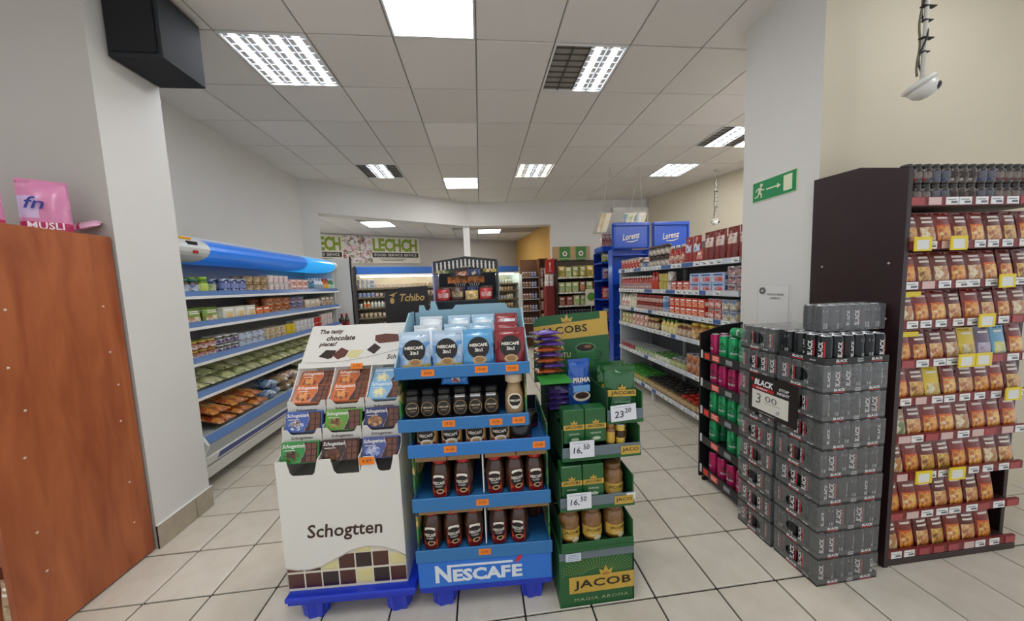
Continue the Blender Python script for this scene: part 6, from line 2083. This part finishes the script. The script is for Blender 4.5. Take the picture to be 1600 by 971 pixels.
# header board
HB = Matrix.Translation((-.026, .385, 1.0)) @ Matrix.Rotation(rad(-5), 4, 'X')
top = [(.0, 0), (.46, 0), (.455, .395), (.44, .40), (.44, .33), (.425, .365), (.40, .385), (.06, .372), (.03, .36), (.012, .335)]
hd = obj('header', MB(HB).prism([(.0, .0), (.455, .0), (.45, .395), (.40, .395), (.06, .378), (.025, .362), (.008, .335)], (0, 0, 0), X3, Z3, .006, M_JG), jd)
b = MB(HB)
b.prism([(.008, .23), (.452, .255), (.4505, .355), (.0085, .318)], (0, -.001, 0), X3, Z3, .0008, M_JGOLD)
crown(b, .205, .352, .036, -.0022, M_JGOLD)
b.box(.405, -.0012, .35, .449, -.0004, .393, M_JGOLD)
obj('gold_band', b, hd)
b = MB(HB @ Matrix.Rotation(rad(-3), 4, 'Y'))
b.text('JACOBS', (.07, -.0032, .25), X3, Z3, .055, M_JB, width=.27, bold=.015, space=1.05)
obj('lettering', b, hd)
b = MB(HB)
b.text('MAGIA', (.06, -.0012, .175), X3, Z3, .03, mat('#c9bd84', .5), width=.125, bold=.01)
b.text('AROMATU', (.04, -.0012, .132), X3, Z3, .03, mat('#c9bd84', .5), width=.18, bold=.01)
obj('lettering', b, hd)
b = MB(HB)
el = lambda cx, cz, rx, rz, m, y, n=24: b.prism([(cx + rx * math.cos(2 * PI * q / n), cz + rz * math.sin(2 * PI * q / n)) for q in range(n)], (0, y, 0), X3, Z3, .0006, m)
b.prism([(.25, .18), (.37, .18), (.355, .07), (.27, .07)], (0, -.0006, 0), X3, Z3, .0006, mat('#2a6a3a', .35))
el(.31, .185, .062, .028, mat('#4a8a5a', .35), -.0014)
el(.31, .185, .054, .022, mat('#241512', .3), -.002)
el(.325, .19, .022, .009, mat('#8a5a34', .3), -.0026)
b.tube([(.368, -.001, .165), (.395, -.001, .17), (.405, -.001, .145), (.39, -.001, .115), (.36, -.001, .11)], .004, mat('#3a7a4a', .35), 6)
obj('cup_picture', b, hd)
obj('ledge', MB().box(-.045, .08, 1.085, .11, .205, 1.094, mat('#2f8a34', .45)), jd)
obj('ledge_post', MB().box(.0, .335, .29, .029, .345, 1.0845, M_JD).box(.0, .2051, 1.085, .02, .345, 1.094, M_JD), jd)


def green_box():
    w, d, h = .103, .07, .165
    b = MB().cbox(-w / 2, -d / 2, 0, w / 2, d / 2, h, mat('#1d5a2c', .35, coat=.3), .004)
    y = -d / 2 - .0006
    gb = MB().box(-w / 2 + .001, y - .0004, .068, w / 2 - .001, y + .0004, .092, M_JGOLD)
    crown(gb, .0, .1, .017, y - .0004, M_JGOLD)
    tx = MB().text('JACOBS', (0, y - .0012, .0715), X3, Z3, .0165, M_JB, width=.084, bold=.012, align='c')
    tx2 = MB().text('KRÖNUNG', (0, y - .0004, .043), X3, Z3, .010, mat('#d9e2d0', .5), width=.05, align='c')
    pc = MB().prism([(.004 + .02 * math.cos(2 * PI * q / 16), .02 + .008 * math.sin(2 * PI * q / 16)) for q in range(16)], (0, y, 0), X3, Z3, .0006, mat('#b9c4ae', .4))
    return Kind('coffee_box', 'coffee pack', 'dark green coffee box', b, w, d, h, (('gold_band', gb, None), ('lettering', tx, None), ('lettering', tx2, None), ('picture', pc, None)))


GB = green_box()
JO = Vector((JX, JY, 0))
for k, nm in ((1, 'second'), (2, 'third')):
    tr, x0, x1, y0 = jt[k]
    for i in range(2):
        GB.at(JO + Vector((x0 + .062 + .106 * i, y0 + .045, (.535, .803)[k - 1])), 0, '%s dark green coffee box on the %s step of the green stand' % (('outer', 'inner')[i], nm), 'dark green coffee boxes')


def gold_jar2(h=.17, r=.05):
    m = mat('#8a6232', .2, coat=.5, noise=.3, scale=70, col2='#6a4420')
    b = MB().lathe([(r * .92, 0, m), (r, .008, m), (r, h * .66, m), (r * .8, h * .78, m), (r * .74, h * .82, m)], 18)
    lid = MB().lathe([(r * .8, h * .825, mat('#6d4c26', .35, coat=.3)), (r * .84, h * .84, mat('#6d4c26', .35, coat=.3)), (r * .84, h * .97, mat('#6d4c26', .35, coat=.3)), (r * .74, h, mat('#6d4c26', .35, coat=.3))], 18)
    lb = MB()
    n = 10
    pts = []
    for q in range(n + 1):
        x = -.062 + .124 * q / n
        pts += [(x, .02), (x, .074)]
    wrap_put(lb, pts, r + .0007, M_JGOLD, [(2 * q, 2 * q + 2, 2 * q + 3, 2 * q + 1) for q in range(n)])
    wrap_disc(lb, .02, .016, .022, .012, r + .0012, mat('#e0d6b8', .4))
    tx = MB()
    wrap_text(tx, 'JACOBS', 0, .046, .019, .078, r + .0016, M_JB, .012)
    wrap_text(tx, 'KRÖNUNG', 0, .03, .009, .05, r + .0016, M_LWH, .01)
    return Kind('coffee_jar', 'coffee jar', 'golden coffee jar', b, 2 * r, 2 * r, h, (('lid', lid, None), ('label', lb, None), ('lettering', tx, None)))


JJ = gold_jar2()
for i in range(3):
    JJ.at(JO + Vector((.068 + .113 * i, .062, .316)), rad((4, -3, 6)[i]), '%s golden coffee jar from the blue stand, lowest step of the green stand' % ORD[i], 'golden coffee jars').scale = (1, 1, .97)
JJ.at(JO + Vector((.30, .08, .51)), 0, 'golden coffee jar beside the green boxes on the second step', None)
sj = k_jar('small brown coffee jar', .022, .11, '#7a5430', '#a8743a', '#c9a444')
sj.at(JO + Vector((.285, .06, .772)), 0, 'small brown coffee jar beside the green boxes on the third step', None)
sy = k_can('small yellow coffee tin', .022, .105, '#d9b84a', '#3a2a1c', name='coffee_tin', cat='coffee tin')
sy.at(JO + Vector((.335, .06, .772)), 0, 'small yellow and black coffee tin at the end of the third step', None)


def coffee_bag(look, body, band, word, sub, w=.14, h=.245, seed=1):
    d = .075
    m = mat(body, .22, coat=.6)
    b = MB().pillow(w, h, d, m, 12, 16, True, .016, .005, random.Random(seed))
    y = -d / 2 - .0012
    parts = []
    if band:
        gb = MB().box(-w * .46, y - .0006, h * .50, w * .44, y + .001, h * .63, M_JGOLD)
        crown(gb, 0, h * .67, .02, y - .0006, M_JGOLD)
        parts.append(('gold_band', gb, None))
        tx = MB().text(word, (.004, y - .0018, h * .52), X3, Z3, h * .09, M_JB, width=w * .76, bold=.012, align='c')
        parts.append(('lettering', MB().text(sub, (0, y - .0006, h * .36), X3, Z3, .012, mat('#9fc4b4', .4), width=w * .5, align='c'), None))
    else:
        gb = MB().prism([(.0 + .045 * math.cos(2 * PI * q / 20), .085 + .026 * math.sin(2 * PI * q / 20)) for q in range(20)], (0, y, 0), X3, Z3, .001, mat('#e0d6c4', .4))
        gb.prism([(.0 + .036 * math.cos(2 * PI * q / 20), .09 + .017 * math.sin(2 * PI * q / 20)) for q in range(20)], (0, y - .001, 0), X3, Z3, .0008, mat('#3a1f14', .4))
        gb.box(-w * .38, y, h * .42, w * .38, y + .001, h * .56, mat('#6fa6dd', .3))
        parts.append(('picture', gb, None))
        tx = MB().text(word, (0, y - .0012, h * .62), X3, Z3, .026, mat('#e9dcc4', .4), width=w * .78, bold=.03, align='c')
    parts.append(('lettering', tx, None))
    return Kind('coffee_bag', 'coffee bag', look, b, w, d, h, parts)


JBAG = coffee_bag('dark green coffee bag', '#1a5a2a', True, 'JACOBS', 'KRÖNUNG', .15, .24, 3)
JBAG.at(JO + Vector((.345, .085, .893)), rad(-6), 'shiny dark green coffee bag at the front of the top step', 'green coffee bags')
JBAG.at(JO + Vector((.345, .19, .893)), rad(4), 'dark green coffee bag half hidden behind the front one', 'green coffee bags')
coffee_bag('blue coffee bag', '#1c55ae', False, 'PRIMA', '', .115, .255, 5).at(JO + Vector((.175, .19, .902)), rad(3), 'blue coffee bag with a cup picture on the top step', None)
GB2 = GB.at(JO + Vector((.465 + .03, .11, .665)), rad(-10), 'dark green coffee box at the outer end of the third step', None) if False else None
bx2 = k_box('dark green sachet box', .07, .06, .14, '#1d4a2a', ['#1d4a2a', '#c9a444', '#e0d9b0', '#17361f'], band='#c9d2b8', name='coffee_box', cat='coffee pack')
bx2.at(JO + Vector((.375, .17, .735)), rad(-4), 'dark green sachet box at the aisle end of the third step', None)


def flat_pack(m, m2, w=.15, d=.1, h=.026, seed=1):
    b = MB(Matrix.Rotation(-PI / 2, 4, 'X'))
    b.pillow(w, d, h, lambda u, v: m2 if .25 < u < .6 and .2 < v < .8 else m, 10, 8, False, .0, .0035, random.Random(seed))
    return b.mesh('sweet_packet')


M_PU = mat('#5a3f96', .25, coat=.5, noise=.2, scale=30)
M_PU2 = mat('#8f7fc4', .25, coat=.4)
M_OR = mat('#c4622e', .25, coat=.5, noise=.2, scale=30)
M_OR2 = mat('#d98a5a', .3, coat=.4)
fp = [flat_pack(M_PU, M_PU2, seed=1), flat_pack(M_OR, M_OR2, seed=2), flat_pack(M_PU, M_OR2, seed=3)]
seq = (1, 2, 1, 0, 1, 0, 2, 0)
for k, s in enumerate(seq):
    o = obj('sweet_packet', fp[s], None, JO + Vector((.03 + .004 * (k % 3) - .004 * k * .3, .195, 1.110 + .0285 * k)), rot=(0, 0, rad((5, -6, 8, -3, 6, -8, 3, 10)[k])))
    tag(o, '%s flat %s sweets packet up the tall stack before the green header' % (ORD[k], ('purple', 'orange', 'purple and orange')[s]), 'sweets packet', 'stacked flat sweets packets')
for k in range(4):
    o = obj('sweet_packet', fp[0], None, JO + Vector((.075 + .004 * (k % 2), .19, .914 + .0285 * k)), rot=(0, 0, rad((3, -5, 4, -2)[k])))
    o.scale.x = .8
    tag(o, '%s flat purple sweets packet up the short stack beside the blue bag' % ORD[k], 'sweets packet', 'stacked flat sweets packets')
